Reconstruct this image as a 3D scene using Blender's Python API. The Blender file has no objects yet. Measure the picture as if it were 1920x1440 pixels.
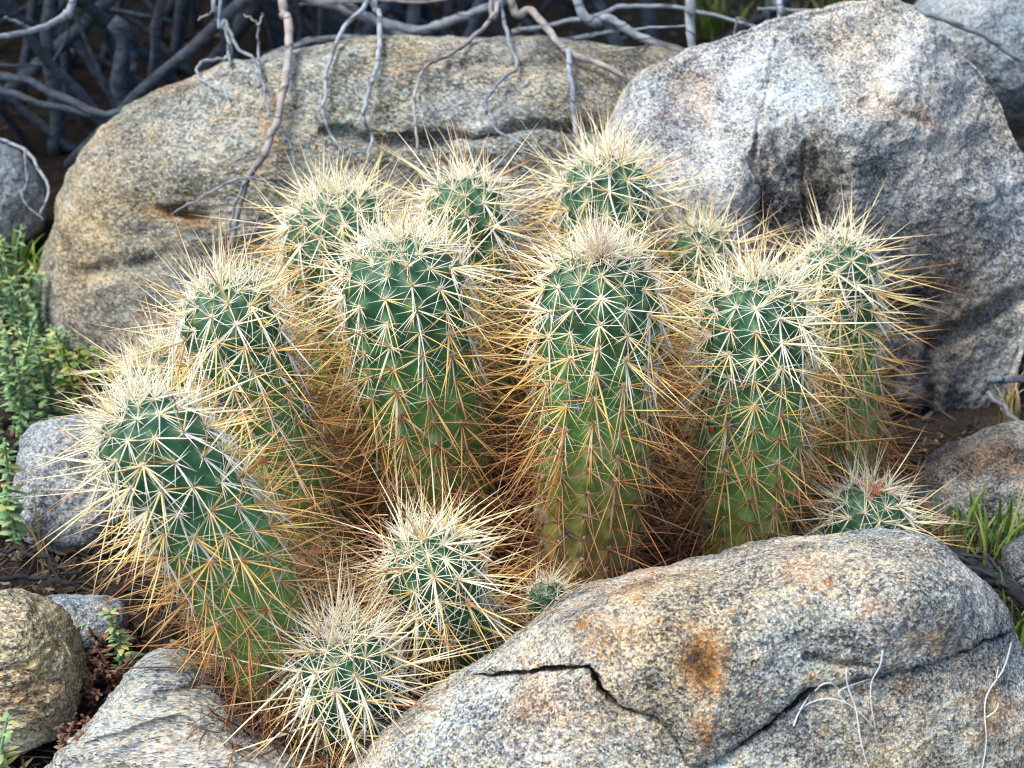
import bpy, math, random
import numpy as np
from mathutils import Vector, Matrix

# ------------------------------------------------------------------ camera, light
scn = bpy.context.scene
COL = scn.collection
PITCH = math.radians(28.0)
FOCAL = 70.0
W0, H0 = 1920.0, 1440.0
FPX = W0 * FOCAL / 36.0
TARGET = np.array([0.0, 0.0, 0.08])
CDIST = 1.01
RIGHT = np.array([1.0, 0.0, 0.0])
UP = np.array([0.0, math.sin(PITCH), math.cos(PITCH)])
FWD = np.array([0.0, math.cos(PITCH), -math.sin(PITCH)])
CAM = TARGET - FWD * CDIST

cd = bpy.data.cameras.new("camera")
cam = bpy.data.objects.new("camera", cd)
COL.objects.link(cam)
cam.location = CAM
cam.rotation_euler = (math.pi / 2 - PITCH, 0, 0)
cd.lens = FOCAL
cd.sensor_width = 36.0
cd.clip_start = 0.02
cd.clip_end = 500.0
cd.dof.use_dof = True
cd.dof.focus_distance = 0.88
cd.dof.aperture_fstop = 18.0
scn.camera = cam

SUN_EL, SUN_AZ = math.radians(60), math.radians(254)     # high, from the left
world = bpy.data.worlds.new("World")
scn.world = world
world.use_nodes = True
wn, wl = world.node_tree.nodes, world.node_tree.links
sky = wn.new("ShaderNodeTexSky")
sky.sky_type = 'NISHITA'
sky.sun_disc = False
sky.sun_elevation = SUN_EL
sky.sun_rotation = SUN_AZ
sky.air_density = 1.0
sky.dust_density = 2.0
wl.new(sky.outputs[0], wn["Background"].inputs[0])
wn["Background"].inputs[1].default_value = 0.10

sd = bpy.data.lights.new("sun", 'SUN')
sd.energy = 1.5
sd.angle = math.radians(28)
sd.color = (1.0, 0.965, 0.89)
sun = bpy.data.objects.new("sun", sd)
COL.objects.link(sun)
sdir = Vector((math.sin(SUN_AZ) * math.cos(SUN_EL), math.cos(SUN_AZ) * math.cos(SUN_EL), math.sin(SUN_EL)))
sun.rotation_euler = sdir.to_track_quat('Z', 'Y').to_euler()
sun.location = (0, 0, 3)

vs = scn.view_settings
vs.view_transform = 'Standard'
vs.look = 'None'
vs.gamma = 1.0
vs.use_curve_mapping = False
vs.exposure = 1.82
scn.cycles.max_bounces = 5
scn.cycles.filter_width = 1.2
scn.cycles.diffuse_bounces = 3
scn.cycles.glossy_bounces = 2
scn.cycles.transmission_bounces = 2
scn.cycles.caustics_reflective = False
scn.cycles.caustics_refractive = False

# ------------------------------------------------------------------ helpers
rng = np.random.default_rng(7)
random.seed(7)


def ray(px, py):
    d = FWD + RIGHT * ((px - W0 / 2) / FPX) - UP * ((py - H0 / 2) / FPX)
    return d / np.linalg.norm(d)


def atY(px, py, Y):
    """Point on the pixel's ray at world depth Y."""
    d = ray(px, py)
    return CAM + d * ((Y - CAM[1]) / d[1])


def atZ(px, py, z=0.0):
    d = ray(px, py)
    return CAM + d * ((z - CAM[2]) / d[2])


def project(P):
    v = P - CAM
    w = v @ FWD
    return np.stack([W0 / 2 + (v @ RIGHT) / w * FPX, H0 / 2 - (v @ UP) / w * FPX], -1)


_perm = np.random.default_rng(11).permutation(256).astype(np.int32)
_perm = np.concatenate([_perm, _perm, _perm])
_grad = np.random.default_rng(12).normal(size=(256, 3))
_grad = (_grad / np.linalg.norm(_grad, axis=1, keepdims=True)).astype(np.float32)


def noise3(p):
    p = np.asarray(p, np.float32)
    fl = np.floor(p)
    f = p - fl
    i = fl.astype(np.int32)
    i &= 255
    u = f * f * f * (f * (f * 6 - 15) + 10)
    out = np.zeros(len(p), np.float32)
    for dx in (0, 1):
        for dy in (0, 1):
            for dz in (0, 1):
                h = _perm[_perm[_perm[(i[:, 0] + dx) & 255] + ((i[:, 1] + dy) & 255)] + ((i[:, 2] + dz) & 255)]
                g = _grad[h]
                d = (f[:, 0] - dx) * g[:, 0] + (f[:, 1] - dy) * g[:, 1] + (f[:, 2] - dz) * g[:, 2]
                w = (u[:, 0] if dx else 1 - u[:, 0]) * (u[:, 1] if dy else 1 - u[:, 1]) * (u[:, 2] if dz else 1 - u[:, 2])
                out += d * w
    return out * 1.5


def fbm(p, octv=4, gain=0.5):
    a, s, o = 1.0, 1.0, np.zeros(len(p))
    for k in range(octv):
        o += a * noise3(p * s + 17.3 * k)
        a *= gain
        s *= 2.03
    return o


def catmull(pts, n=8, closed=False):
    P = np.asarray(pts, float)
    m = len(P)
    if m < 3 and not closed:
        t = np.linspace(0, 1, n + 1)[:, None]
        return P[0] * (1 - t) + P[1] * t
    out = []
    segs = m if closed else m - 1
    for i in range(segs):
        if closed:
            p0, p1, p2, p3 = P[(i - 1) % m], P[i], P[(i + 1) % m], P[(i + 2) % m]
        else:
            p0, p1, p2, p3 = P[max(i - 1, 0)], P[i], P[i + 1], P[min(i + 2, m - 1)]
        for t in np.linspace(0, 1, n, endpoint=False):
            out.append(0.5 * ((2 * p1) + (p2 - p0) * t + (2 * p0 - 5 * p1 + 4 * p2 - p3) * t * t + (3 * p1 - p0 - 3 * p2 + p3) * t ** 3))
    if not closed:
        out.append(P[-1])
    return np.array(out)


def make_mesh(name, V, quads=None, tris=None, smooth=True, attrs=None):
    me = bpy.data.meshes.new(name)
    V = np.asarray(V, np.float32)
    nq = 0 if quads is None else len(quads)
    nt = 0 if tris is None else len(tris)
    loops, starts = [], []
    if nq:
        loops.append(np.asarray(quads, np.int32).ravel())
        starts.append(np.arange(nq, dtype=np.int32) * 4)
    if nt:
        loops.append(np.asarray(tris, np.int32).ravel())
        starts.append(nq * 4 + np.arange(nt, dtype=np.int32) * 3)
    loops = np.concatenate(loops)
    starts = np.concatenate(starts)
    me.vertices.add(len(V))
    me.vertices.foreach_set("co", V.ravel())
    me.loops.add(len(loops))
    me.loops.foreach_set("vertex_index", loops)
    me.polygons.add(nq + nt)
    me.polygons.foreach_set("loop_start", starts)
    if smooth:
        me.polygons.foreach_set("use_smooth", np.ones(nq + nt, bool))
    for k, a in (attrs or {}).items():
        at = me.attributes.new(k, 'FLOAT_COLOR', 'POINT')
        c = np.ones((len(V), 4), np.float32)
        c[:, :a.shape[1]] = a
        at.data.foreach_set("color", c.ravel())
    me.update(calc_edges=True)
    me.validate()
    return me


def link(name, me, mat=None, parent=None, loc=None):
    o = bpy.data.objects.new(name, me)
    COL.objects.link(o)
    if mat is not None and me is not None and not me.materials:
        me.materials.append(mat)
    if loc is not None:
        o.location = loc
    if parent is not None:
        o.parent = parent
    return o


def tag(o, label=None, cat=None, group=None, kind=None):
    if label: o["label"] = label
    if cat: o["category"] = cat
    if group: o["group"] = group
    if kind: o["kind"] = kind
    return o


def empty(name, loc):
    o = bpy.data.objects.new(name, None)
    COL.objects.link(o)
    o.location = loc
    o.empty_display_size = 0.01
    return o


class MB:
    """collects tubes, blades and leaves into one mesh"""
    def __init__(self):
        self.V, self.Q, self.T, self.A, self.n = [], [], [], [], 0

    def add(self, V, Q=None, T=None, A=None):
        V = np.asarray(V, float)
        self.V.append(V)
        if Q is not None and len(Q): self.Q.append(np.asarray(Q) + self.n)
        if T is not None and len(T): self.T.append(np.asarray(T) + self.n)
        self.A.append(np.zeros((len(V), 3)) if A is None else np.broadcast_to(np.asarray(A, float), (len(V), 3)))
        self.n += len(V)

    def tube(self, pts, rad, sides=6, A=None, flat=1.0, cap=True):
        P = np.asarray(pts, float)
        m = len(P)
        r = np.broadcast_to(np.asarray(rad, float), (m,))
        T = np.gradient(P, axis=0)
        T /= np.linalg.norm(T, axis=1, keepdims=True) + 1e-12
        ref = np.array([0.31, 0.22, 0.92]) if abs(T[0] @ np.array([0.31, 0.22, 0.92])) < 0.9 else np.array([1.0, 0, 0])
        n = np.cross(T[0], ref); n /= np.linalg.norm(n)
        V = np.zeros((m, sides, 3))
        ang = np.arange(sides) / sides * 2 * math.pi
        for i in range(m):
            n = n - T[i] * (n @ T[i]); n /= np.linalg.norm(n) + 1e-12
            b = np.cross(T[i], n)
            V[i] = P[i] + r[i] * (np.cos(ang)[:, None] * n + flat * np.sin(ang)[:, None] * b)
        i, j = np.meshgrid(np.arange(m - 1), np.arange(sides), indexing='ij')
        jn = (j + 1) % sides
        Q = np.stack([i * sides + j, i * sides + jn, (i + 1) * sides + jn, (i + 1) * sides + j], -1).reshape(-1, 4)
        V = V.reshape(-1, 3)
        Tt = None
        if cap:
            k = len(V)
            V = np.vstack([V, P[0], P[-1]])
            jj = np.arange(sides)
            Tt = np.vstack([np.stack([np.full(sides, k), (jj + 1) % sides, jj], -1),
                            np.stack([np.full(sides, k + 1), (m - 1) * sides + jj, (m - 1) * sides + (jj + 1) % sides], -1)])
        if A is not None:
            A = np.asarray(A, float)
            if A.ndim == 2:
                A = np.repeat(A, sides, 0)
                if cap: A = np.vstack([A, A[0], A[-1]])
        self.add(V, Q, Tt, A)

    def blade(self, pts, wid, side, A=None, fold=0.25):
        """a creased leaf or grass blade along pts, widths wid, side = width direction"""
        P = np.asarray(pts, float)
        m = len(P)
        w = np.asarray(wid, float)[:, None]
        T = np.gradient(P, axis=0)
        T /= np.linalg.norm(T, axis=1, keepdims=True) + 1e-12
        s = np.asarray(side, float) - T * (T @ np.asarray(side, float))[:, None]
        s /= np.linalg.norm(s, axis=1, keepdims=True) + 1e-12
        nn = np.cross(T, s)
        V = np.stack([P - s * w + nn * w * fold, P, P + s * w + nn * w * fold], 1).reshape(-1, 3)
        i = np.arange(m - 1)
        Q = np.vstack([np.stack([i * 3, i * 3 + 1, i * 3 + 4, i * 3 + 3], -1), np.stack([i * 3 + 1, i * 3 + 2, i * 3 + 5, i * 3 + 4], -1)])
        self.add(V, Q, None, A)

    def mesh(self, name, origin=(0, 0, 0), smooth=True):
        V = np.vstack(self.V) - np.asarray(origin, float)
        return make_mesh(name, V, np.vstack(self.Q) if self.Q else None, np.vstack(self.T) if self.T else None, smooth,
                         {"tint": np.vstack(self.A)})

    def build(self, name, mat, parent=None, origin=(0, 0, 0), smooth=True):
        o = link(name, self.mesh(name, origin, smooth), mat, parent)
        if parent is None: o.location = origin
        return o


# ------------------------------------------------------------------ materials
class NT:
    def __init__(self, name, rough=0.8, spec=0.3):
        self.m = bpy.data.materials.new(name)
        self.m.use_nodes = True
        self.t = self.m.node_tree
        self.b = self.t.nodes["Principled BSDF"]
        self.b.inputs["Roughness"].default_value = rough
        self.b.inputs["Specular IOR Level"].default_value = spec

    def n(self, typ, **kw):
        nd = self.t.nodes.new(typ)
        for k, v in kw.items():
            if k.startswith("_"): nd.inputs[k[1:].replace("__", " ")].default_value = v
            else: setattr(nd, k, v)
        return nd

    def l(self, a, b): self.t.links.new(a, b)

    def noise(self, vec, scale, detail=3, rough=0.55):
        nd = self.n("ShaderNodeTexNoise", _Scale=scale, _Detail=detail, _Roughness=rough)
        self.l(vec, nd.inputs["Vector"])
        return nd.outputs["Fac"]

    def ramp(self, fac, stops, interp='LINEAR'):
        nd = self.n("ShaderNodeValToRGB")
        nd.color_ramp.interpolation = interp
        e = nd.color_ramp.elements
        while len(e) < len(stops): e.new(0.5)
        for el, (p, c) in zip(e, stops):
            el.position = p
            el.color = (c, c, c, 1) if isinstance(c, (int, float)) else (*c, 1)
        self.l(fac, nd.inputs[0])
        return nd.outputs[0]

    def mix(self, fac, a, b, blend='MIX'):
        nd = self.n("ShaderNodeMix", data_type='RGBA', blend_type=blend, clamp_factor=True)
        for v, i in ((fac, 0), (a, 6), (b, 7)):
            if isinstance(v, (int, float)): nd.inputs[i].default_value = v
            elif isinstance(v, tuple): nd.inputs[i].default_value = (*v, 1)
            else: self.l(v, nd.inputs[i])
        return nd.outputs[2]

    def math(self, op, a, b=None, clamp=False):
        nd = self.n("ShaderNodeMath", operation=op, use_clamp=clamp)
        for i, v in enumerate((a, b)):
            if v is None: continue
            if isinstance(v, (int, float)): nd.inputs[i].default_value = v
            else: self.l(v, nd.inputs[i])
        return nd.outputs[0]

    def attr(self, name):
        at = self.n("ShaderNodeAttribute", attribute_name=name)
        sp = self.n("ShaderNodeSeparateColor")
        self.l(at.outputs["Color"], sp.inputs[0])
        return sp.outputs

    def bump(self, h, dist, strength=1.0, prev=None):
        nd = self.n("ShaderNodeBump", _Distance=dist, _Strength=strength)
        self.l(h, nd.inputs["Height"])
        if prev is not None: self.l(prev, nd.inputs["Normal"])
        return nd.outputs[0]

    def coord(self): return self.n("ShaderNodeTexCoord").outputs["Object"]

    def stretch(self, vec, rot, scale):
        nd = self.n("ShaderNodeMapping")
        nd.inputs["Rotation"].default_value = rot
        nd.inputs["Scale"].default_value = scale
        self.l(vec, nd.inputs["Vector"])
        return nd.outputs[0]

    def done(self, col, normal=None):
        if isinstance(col, tuple): self.b.inputs["Base Color"].default_value = (*col, 1)
        else: self.l(col, self.b.inputs["Base Color"])
        if normal is not None: self.l(normal, self.b.inputs["Normal"])
        return self.m


def granite(name, light, mid, dark, warm, rust_amt=0.5, grain=1100, foliation=(0, 0, 0), fstretch=(1, 1, 1), warm_bias=0.5, cool=(0.64, 0.83, 1.0)):
    t = NT(name, 0.8, 0.25)
    co = t.coord()
    at = t.attr("stain")                       # R rust, G dark varnish and painted shade, B warm lichen
    st = t.stretch(co, foliation, fstretch)
    v = t.n("ShaderNodeTexVoronoi", _Scale=grain, _Randomness=1.0)
    t.l(st, v.inputs["Vector"])
    sp = t.n("ShaderNodeSeparateColor"); t.l(v.outputs["Color"], sp.inputs[0])
    fine = t.noise(st, grain * 0.75, 4, 0.7)
    patch = t.noise(st, 55, 5, 0.7)
    drift = t.n("ShaderNodeTexNoise", _Scale=13.0, _Detail=4.0, _Roughness=0.65); t.l(st, drift.inputs["Vector"])
    ds = t.n("ShaderNodeSeparateColor"); t.l(drift.outputs["Color"], ds.inputs[0])
    g = t.math('ADD', t.math('MULTIPLY', sp.outputs[0], 0.42), t.math('MULTIPLY', fine, 0.66))
    g = t.math('ADD', g, t.math('ADD', t.math('MULTIPLY', t.math('SUBTRACT', patch, 0.5), 0.85), t.math('MULTIPLY', t.math('SUBTRACT', ds.outputs[0], 0.5), 0.6)))
    base = t.ramp(g, [(0.26, dark), (0.40, tuple(0.45 * a + 0.55 * b for a, b in zip(dark, mid))), (0.52, mid), (0.66, light), (0.90, tuple(min(.82, c * 1.3) for c in light))])
    # cool grey and warm feldspar zones, grain by grain
    cf = t.ramp(t.math('ADD', t.math('MULTIPLY', ds.outputs[1], 0.75), t.math('MULTIPLY', sp.outputs[1], 0.3)), [(0.42, 0.0), (0.66, 1.0)])
    base = t.mix(cf, base, t.mix(1.0, base, cool, 'MULTIPLY'))
    wf = t.ramp(t.math('ADD', t.math('MULTIPLY', ds.outputs[2], 0.75), t.math('MULTIPLY', sp.outputs[2], 0.35)), [(warm_bias - .05, 0.0), (warm_bias + .22, 1.0)])
    base = t.mix(wf, base, t.mix(1.0, base, warm, 'MULTIPLY'))
    wl_ = t.math('MULTIPLY', at[2], t.ramp(patch, [(0.3, 0.25), (0.6, 1.0)]))
    base = t.mix(wl_, base, t.mix(0.9, base, (0.95, 0.74, 0.40), 'MULTIPLY'))
    rn = t.noise(st, 105, 4, 0.7)
    rf = t.math('MULTIPLY', t.ramp(rn, [(0.60, 0.0), (0.70, 1.0)]), rust_amt)
    rf = t.math('ADD', rf, t.math('MULTIPLY', at[0], t.ramp(rn, [(0.28, 0.45), (0.58, 1.0)])), True)
    base = t.mix(rf, base, t.mix(0.92, base, (0.92, 0.46, 0.12), 'MULTIPLY'))
    base = t.mix(t.math('MULTIPLY', at[0], t.ramp(rn, [(0.35, 0.12), (0.65, 0.62)])), base, (0.46, 0.20, 0.045))
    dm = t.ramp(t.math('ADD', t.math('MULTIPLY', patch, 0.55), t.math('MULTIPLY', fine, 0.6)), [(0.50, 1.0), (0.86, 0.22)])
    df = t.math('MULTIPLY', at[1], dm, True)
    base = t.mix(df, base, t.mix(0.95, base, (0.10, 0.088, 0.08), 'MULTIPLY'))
    spots = t.ramp(t.noise(st, 330, 3, 0.6), [(0.345, 1.0), (0.415, 0.0)])
    base = t.mix(t.math('MULTIPLY', spots, 0.75), base, (0.04, 0.042, 0.05))
    hb = t.math('ADD', t.math('MULTIPLY', fine, 0.9), t.math('MULTIPLY', v.outputs["Distance"], 0.5))
    n1 = t.bump(rn, 0.0034, 0.6)
    n2 = t.bump(hb, 0.0011, 0.9, n1)
    return t.done(base, n2)


M = {}
M['granite_front'] = granite("granite_front", (0.55, 0.515, 0.445), (0.345, 0.33, 0.30), (0.05, 0.052, 0.058), (1.0, 0.78, 0.50), 0.8, warm_bias=0.48)
M['granite_right'] = granite("granite_right", (0.55, 0.525, 0.47), (0.345, 0.34, 0.325), (0.05, 0.053, 0.06), (1.0, 0.78, 0.52), 0.5, warm_bias=0.55)
M['granite_back'] = granite("granite_back", (0.40, 0.385, 0.335), (0.235, 0.23, 0.205), (0.045, 0.046, 0.045), (1.0, 0.79, 0.48), 0.45, grain=850, fstretch=(0.75, 1, 1.15), warm_bias=0.49)
M['gneiss'] = granite("gneiss", (0.46, 0.445, 0.395), (0.33, 0.32, 0.295), (0.085, 0.085, 0.085), (1.0, 0.82, 0.56), 0.2, grain=1000, foliation=(0, 0.6, 0.5), fstretch=(0.4, 1.3, 1.3), warm_bias=0.54)
M['granite_yellow'] = granite("granite_yellow", (0.56, 0.51, 0.40), (0.37, 0.335, 0.26), (0.085, 0.078, 0.065), (1.0, 0.80, 0.50), 0.35, grain=860, fstretch=(0.7, 1, 1.4), warm_bias=0.52, cool=(0.8, 0.92, 0.95))
M['granite_grey'] = granite("granite_grey", (0.40, 0.405, 0.39), (0.26, 0.27, 0.27), (0.065, 0.068, 0.074), (1.0, 0.85, 0.62), 0.15, warm_bias=0.62)

# soil
t = NT("soil", 0.95, 0.1)
co = t.coord()
g1, g2, g3 = t.noise(co, 60, 6, 0.7), t.noise(co, 9, 4, 0.6), t.noise(co, 420, 3, 0.6)
c = t.ramp(t.math('ADD', t.math('MULTIPLY', g1, 0.6), t.math('MULTIPLY', g3, 0.4)), [(0.3, (0.008, 0.0065, 0.006)), (0.5, (0.022, 0.017, 0.014)), (0.72, (0.075, 0.06, 0.046))])
c = t.mix(t.ramp(g2, [(0.4, 0.0), (0.65, 0.7)]), c, (0.026, 0.020, 0.016))
M['soil'] = t.done(c, t.bump(t.math('ADD', g1, t.math('MULTIPLY', g3, 0.5)), 0.006, 0.9))

# cactus flesh: tint R = age (0 tip .. 1 base), G = rib crest
t = NT("cactus_flesh", 0.5, 0.3)
co = t.coord()
a = t.attr("tint")
n1 = t.noise(co, 70, 5, 0.6); n2 = t.noise(co, 380, 3, 0.6)
age = t.math('ADD', a[0], t.math('MULTIPLY', t.math('SUBTRACT', n1, 0.5), 0.42), True)
c = t.ramp(age, [(0.0, (0.014, 0.072, 0.037)), (0.20, (0.024, 0.102, 0.044)), (0.40, (0.072, 0.215, 0.062)), (0.62, (0.135, 0.27, 0.06)), (0.86, (0.25, 0.275, 0.062)), (1.0, (0.42, 0.34, 0.14))])
c = t.mix(t.math('MULTIPLY', a[1], t.ramp(n1, [(0.35, 0.1), (0.65, 0.6)])), c, (0.24, 0.31, 0.085))
c = t.mix(t.ramp(n2, [(0.60, 0.0), (0.78, 0.35)]), c, (0.20, 0.32, 0.19))
c = t.mix(t.math('MULTIPLY', t.ramp(n1, [(0.55, 0.0), (0.63, 1.0)]), t.ramp(a[0], [(0.45, 0.0), (0.95, 0.95)])), c, (0.50, 0.44, 0.33))
t.b.inputs["Subsurface Weight"].default_value = 0.0
M['flesh'] = t.done(c, t.bump(t.math('ADD', n1, t.math('MULTIPLY', n2, 0.4)), 0.0015, 0.5))

# spines: tint R = along spine (0 base .. 1 tip), G = kind (0 radial, .5 central, 1 dagger), B = random; object colour R = age
t = NT("cactus_spine", 0.48, 0.35)
a = t.attr("tint")
oi = t.n("ShaderNodeObjectInfo")
so = t.n("ShaderNodeSeparateColor"); t.l(oi.outputs["Color"], so.inputs[0])
age = t.math('ADD', so.outputs[0], t.math('MULTIPLY', t.math('SUBTRACT', a[2], 0.5), 0.34), True)
rad = t.ramp(age, [(0.0, (0.88, 0.83, 0.66)), (0.24, (0.88, 0.85, 0.72)), (0.38, (0.78, 0.65, 0.38)), (0.52, (0.56, 0.36, 0.15)), (0.72, (0.34, 0.175, 0.065)), (1.0, (0.20, 0.085, 0.04))])
cen = t.ramp(age, [(0.0, (0.88, 0.81, 0.56)), (0.13, (0.83, 0.66, 0.31)), (0.24, (0.80, 0.53, 0.15)), (0.36, (0.68, 0.41, 0.13)), (0.52, (0.45, 0.235, 0.075)), (0.85, (0.31, 0.15, 0.06)), (1.0, (0.17, 0.07, 0.035))])
dag = t.ramp(age, [(0.0, (0.88, 0.86, 0.78)), (0.25, (0.84, 0.80, 0.70)), (0.42, (0.70, 0.55, 0.36)), (0.60, (0.55, 0.36, 0.18)), (0.80, (0.32, 0.175, 0.075)), (1.0, (0.2, 0.09, 0.045))])
c = t.mix(t.ramp(a[1], [(0.2, 0.0), (0.3, 1.0)], 'CONSTANT'), rad, cen)
c = t.mix(t.ramp(a[1], [(0.2, 0.0), (0.75, 1.0)], 'CONSTANT'), c, dag)
tipf = t.math('MULTIPLY', t.ramp(a[0], [(0.45, 0.0), (0.95, 1.0)]), t.ramp(a[1], [(0.0, 0.12), (0.3, 0.70), (0.75, 0.25)], 'CONSTANT'))
c = t.mix(tipf, c, (0.26, 0.085, 0.03))
basef = t.math('MULTIPLY', t.ramp(a[0], [(0.0, 0.75), (0.22, 0.0)]), t.ramp(so.outputs[0], [(0.15, 0.15), (0.55, 1.0)]))
c = t.mix(basef, c, (0.27, 0.12, 0.05))
# red-brown young spines
c = t.mix(t.math('MULTIPLY', t.math('GREATER_THAN', a[2], 0.86), t.math('MULTIPLY', t.ramp(a[1], [(0.2, 0.0), (0.3, 0.9), (0.75, 0.0)], 'CONSTANT'), t.ramp(a[0], [(0.1, 0.2), (0.5, 1.0)]))), c, (0.33, 0.105, 0.03))
M['spine'] = t.done(c)

# areole wool / buds
t = NT("areole_wool", 0.95, 0.1)
M['wool'] = t.done(t.ramp(t.noise(t.coord(), 900, 3, 0.6), [(0.3, (0.30, 0.22, 0.15)), (0.7, (0.62, 0.52, 0.40))]))
t = NT("dried_bud", 0.95, 0.1)
M['bud'] = t.done(t.ramp(t.noise(t.coord(), 700, 3, 0.6), [(0.3, (0.045, 0.045, 0.05)), (0.7, (0.34, 0.33, 0.32))]))
t = NT("fallen_spine", 0.7, 0.2)
a = t.attr("tint")
M['fallen'] = t.done(t.ramp(a[2], [(0.0, (0.10, 0.045, 0.024)), (0.5, (0.22, 0.10, 0.045)), (0.85, (0.36, 0.20, 0.09)), (1.0, (0.55, 0.40, 0.22))]))


def bark(name, lo, hi, warm):
    t = NT(name, 0.85, 0.2)
    co = t.coord()
    a = t.attr("tint")
    n = t.noise(co, 130, 5, 0.65)
    n2 = t.noise(co, 30, 3, 0.6)
    c = t.ramp(n, [(0.3, lo), (0.65, hi)])
    c = t.mix(t.ramp(n2, [(0.5, 0.0), (0.7, 0.6)]), c, warm)
    w = t.n("ShaderNodeTexWave", wave_type='BANDS', bands_direction='Z', _Scale=28.0, _Distortion=9.0, _Detail=2.0)
    t.l(co, w.inputs["Vector"])
    c = t.mix(t.ramp(w.outputs["Fac"], [(0.0, 0.8), (0.10, 0.0)]), c, (0.06, 0.05, 0.05))
    c = t.mix(t.math('MULTIPLY', a[0], 0.8), c, t.mix(1.0, c, (0.33, 0.36, 0.40), 'MULTIPLY'))
    return t.done(c, t.bump(n, 0.0012, 0.8))


M['bark'] = bark("grey_bark", (0.11, 0.125, 0.145), (0.33, 0.365, 0.40), (0.27, 0.26, 0.25))
M['bark_tan'] = bark("tan_bark", (0.12, 0.11, 0.105), (0.33, 0.305, 0.285), (0.32, 0.255, 0.21))
M['bark_dark'] = bark("shaded_bark", (0.035, 0.045, 0.058), (0.12, 0.15, 0.185), (0.10, 0.10, 0.10))  # grey bark darkened so its colour carries the shade under the shrub
M['charred'] = bark("charred_wood", (0.008, 0.009, 0.011), (0.032, 0.037, 0.045), (0.025, 0.026, 0.03))


def leafmat(name, stops, rough=0.6):
    t = NT(name, rough, 0.3)
    a = t.attr("tint")
    n = t.noise(t.coord(), 90, 2)
    c = t.ramp(t.math('ADD', a[2], t.math('MULTIPLY', t.math('SUBTRACT', n, 0.5), 0.3), True), stops)
    t.b.inputs["Transmission Weight"].default_value = 0.0
    m = t.done(c)
    # thin leaves pass some light
    tr = t.n("ShaderNodeBsdfTranslucent"); t.l(c, tr.inputs[0])
    mx = t.n("ShaderNodeMixShader"); mx.inputs[0].default_value = 0.3
    t.l(t.b.outputs[0], mx.inputs[1]); t.l(tr.outputs[0], mx.inputs[2])
    t.l(mx.outputs[0], t.t.nodes["Material Output"].inputs[0])
    return m


M['herb'] = leafmat("herb_leaf", [(0.0, (0.09, 0.19, 0.08)), (0.4, (0.19, 0.34, 0.17)), (0.75, (0.30, 0.44, 0.20)), (1.0, (0.46, 0.46, 0.17))])
M['grass'] = leafmat("green_grass", [(0.0, (0.05, 0.12, 0.025)), (0.5, (0.13, 0.24, 0.04)), (0.85, (0.28, 0.32, 0.07)), (1.0, (0.42, 0.34, 0.14))])
M['straw'] = leafmat("dry_grass", [(0.0, (0.17, 0.13, 0.05)), (0.5, (0.34, 0.25, 0.10)), (1.0, (0.52, 0.42, 0.24))])
M['olive'] = leafmat("added_crown_leaf", [(0.0, (0.035, 0.055, 0.025)), (0.6, (0.07, 0.10, 0.045)), (1.0, (0.13, 0.14, 0.06))])
M['pale'] = leafmat("bleached_stem", [(0.0, (0.62, 0.62, 0.60)), (1.0, (0.80, 0.80, 0.78))])
M['redweed'] = leafmat("dry_red_weed", [(0.0, (0.07, 0.035, 0.03)), (0.6, (0.18, 0.085, 0.06)), (1.0, (0.30, 0.19, 0.10))])
M['litter'] = leafmat("brown_litter", [(0.0, (0.03, 0.022, 0.017)), (0.5, (0.085, 0.06, 0.042)), (0.85, (0.17, 0.125, 0.085)), (1.0, (0.30, 0.25, 0.18))])
t = NT("beetle_shell", 0.3, 0.5); M['beetle'] = t.done((0.72, 0.075, 0.012))
t = NT("beetle_black", 0.4, 0.4); M['black'] = t.done((0.015, 0.012, 0.01))
t = NT("petal", 0.6, 0.3); M['petal'] = t.done((0.80, 0.58, 0.03))

# ------------------------------------------------------------------ ground
def ground_h(x, y):
    p = np.stack([x, y, np.zeros_like(x)], -1).reshape(-1, 3)
    h = 0.010 * fbm(p * 7.0, 3) + 0.003 * fbm(p * 45.0 + 5, 3)
    far = np.clip((np.hypot(p[:, 0], p[:, 1]) - 1.5) / 8, 0, 1)
    return h - 0.008 + 0.6 * far * noise3(p * 0.25 + 3) - 0.12 * far


def axis(n, core, far):
    u = np.linspace(-1, 1, n)
    return core * u + np.sign(u) * (far - core) * np.abs(u) ** 9


gx, gy = np.meshgrid(axis(340, 1.1, 60), axis(340, 1.3, 60) + 0.25, indexing='ij')
gz = ground_h(gx.ravel(), gy.ravel())
n = 340
i, j = np.meshgrid(np.arange(n - 1), np.arange(n - 1), indexing='ij')
Q = np.stack([i * n + j, (i + 1) * n + j, (i + 1) * n + j + 1, i * n + j + 1], -1).reshape(-1, 4)
g = link("ground", make_mesh("ground", np.stack([gx.ravel(), gy.ravel(), gz], -1), Q), M['soil'])
tag(g, "dark sandy soil with litter around the cactus clump and boulders", "ground", kind="structure")

# ------------------------------------------------------------------ boulders
def polydist(p, line):
    """distance (px) to a polyline, signed by side (+ = left of travel)"""
    L = np.asarray(line, float)
    best = np.full(len(p), 1e9)
    sgn = np.zeros(len(p))
    for a, b in zip(L[:-1], L[1:]):
        ab = b - a
        tt = np.clip(((p - a) @ ab) / (ab @ ab + 1e-9), 0, 1)
        q = a + tt[:, None] * ab
        d = np.hypot(*(p - q).T)
        s = ab[0] * (p[:, 1] - a[1]) - ab[1] * (p[:, 0] - a[0])
        m = d < best
        best = np.where(m, d, best)
        sgn = np.where(m, np.sign(-s), sgn)
    return best, sgn


def gauss(p, c, s, rot=0.0):
    d = p - np.asarray(c, float)
    if rot:
        cr, sr = math.cos(rot), math.sin(rot)
        d = np.stack([d[:, 0] * cr + d[:, 1] * sr, -d[:, 0] * sr + d[:, 1] * cr], -1)
    return np.exp(-((d[:, 0] / s[0]) ** 2 + (d[:, 1] / s[1]) ** 2))


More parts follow.
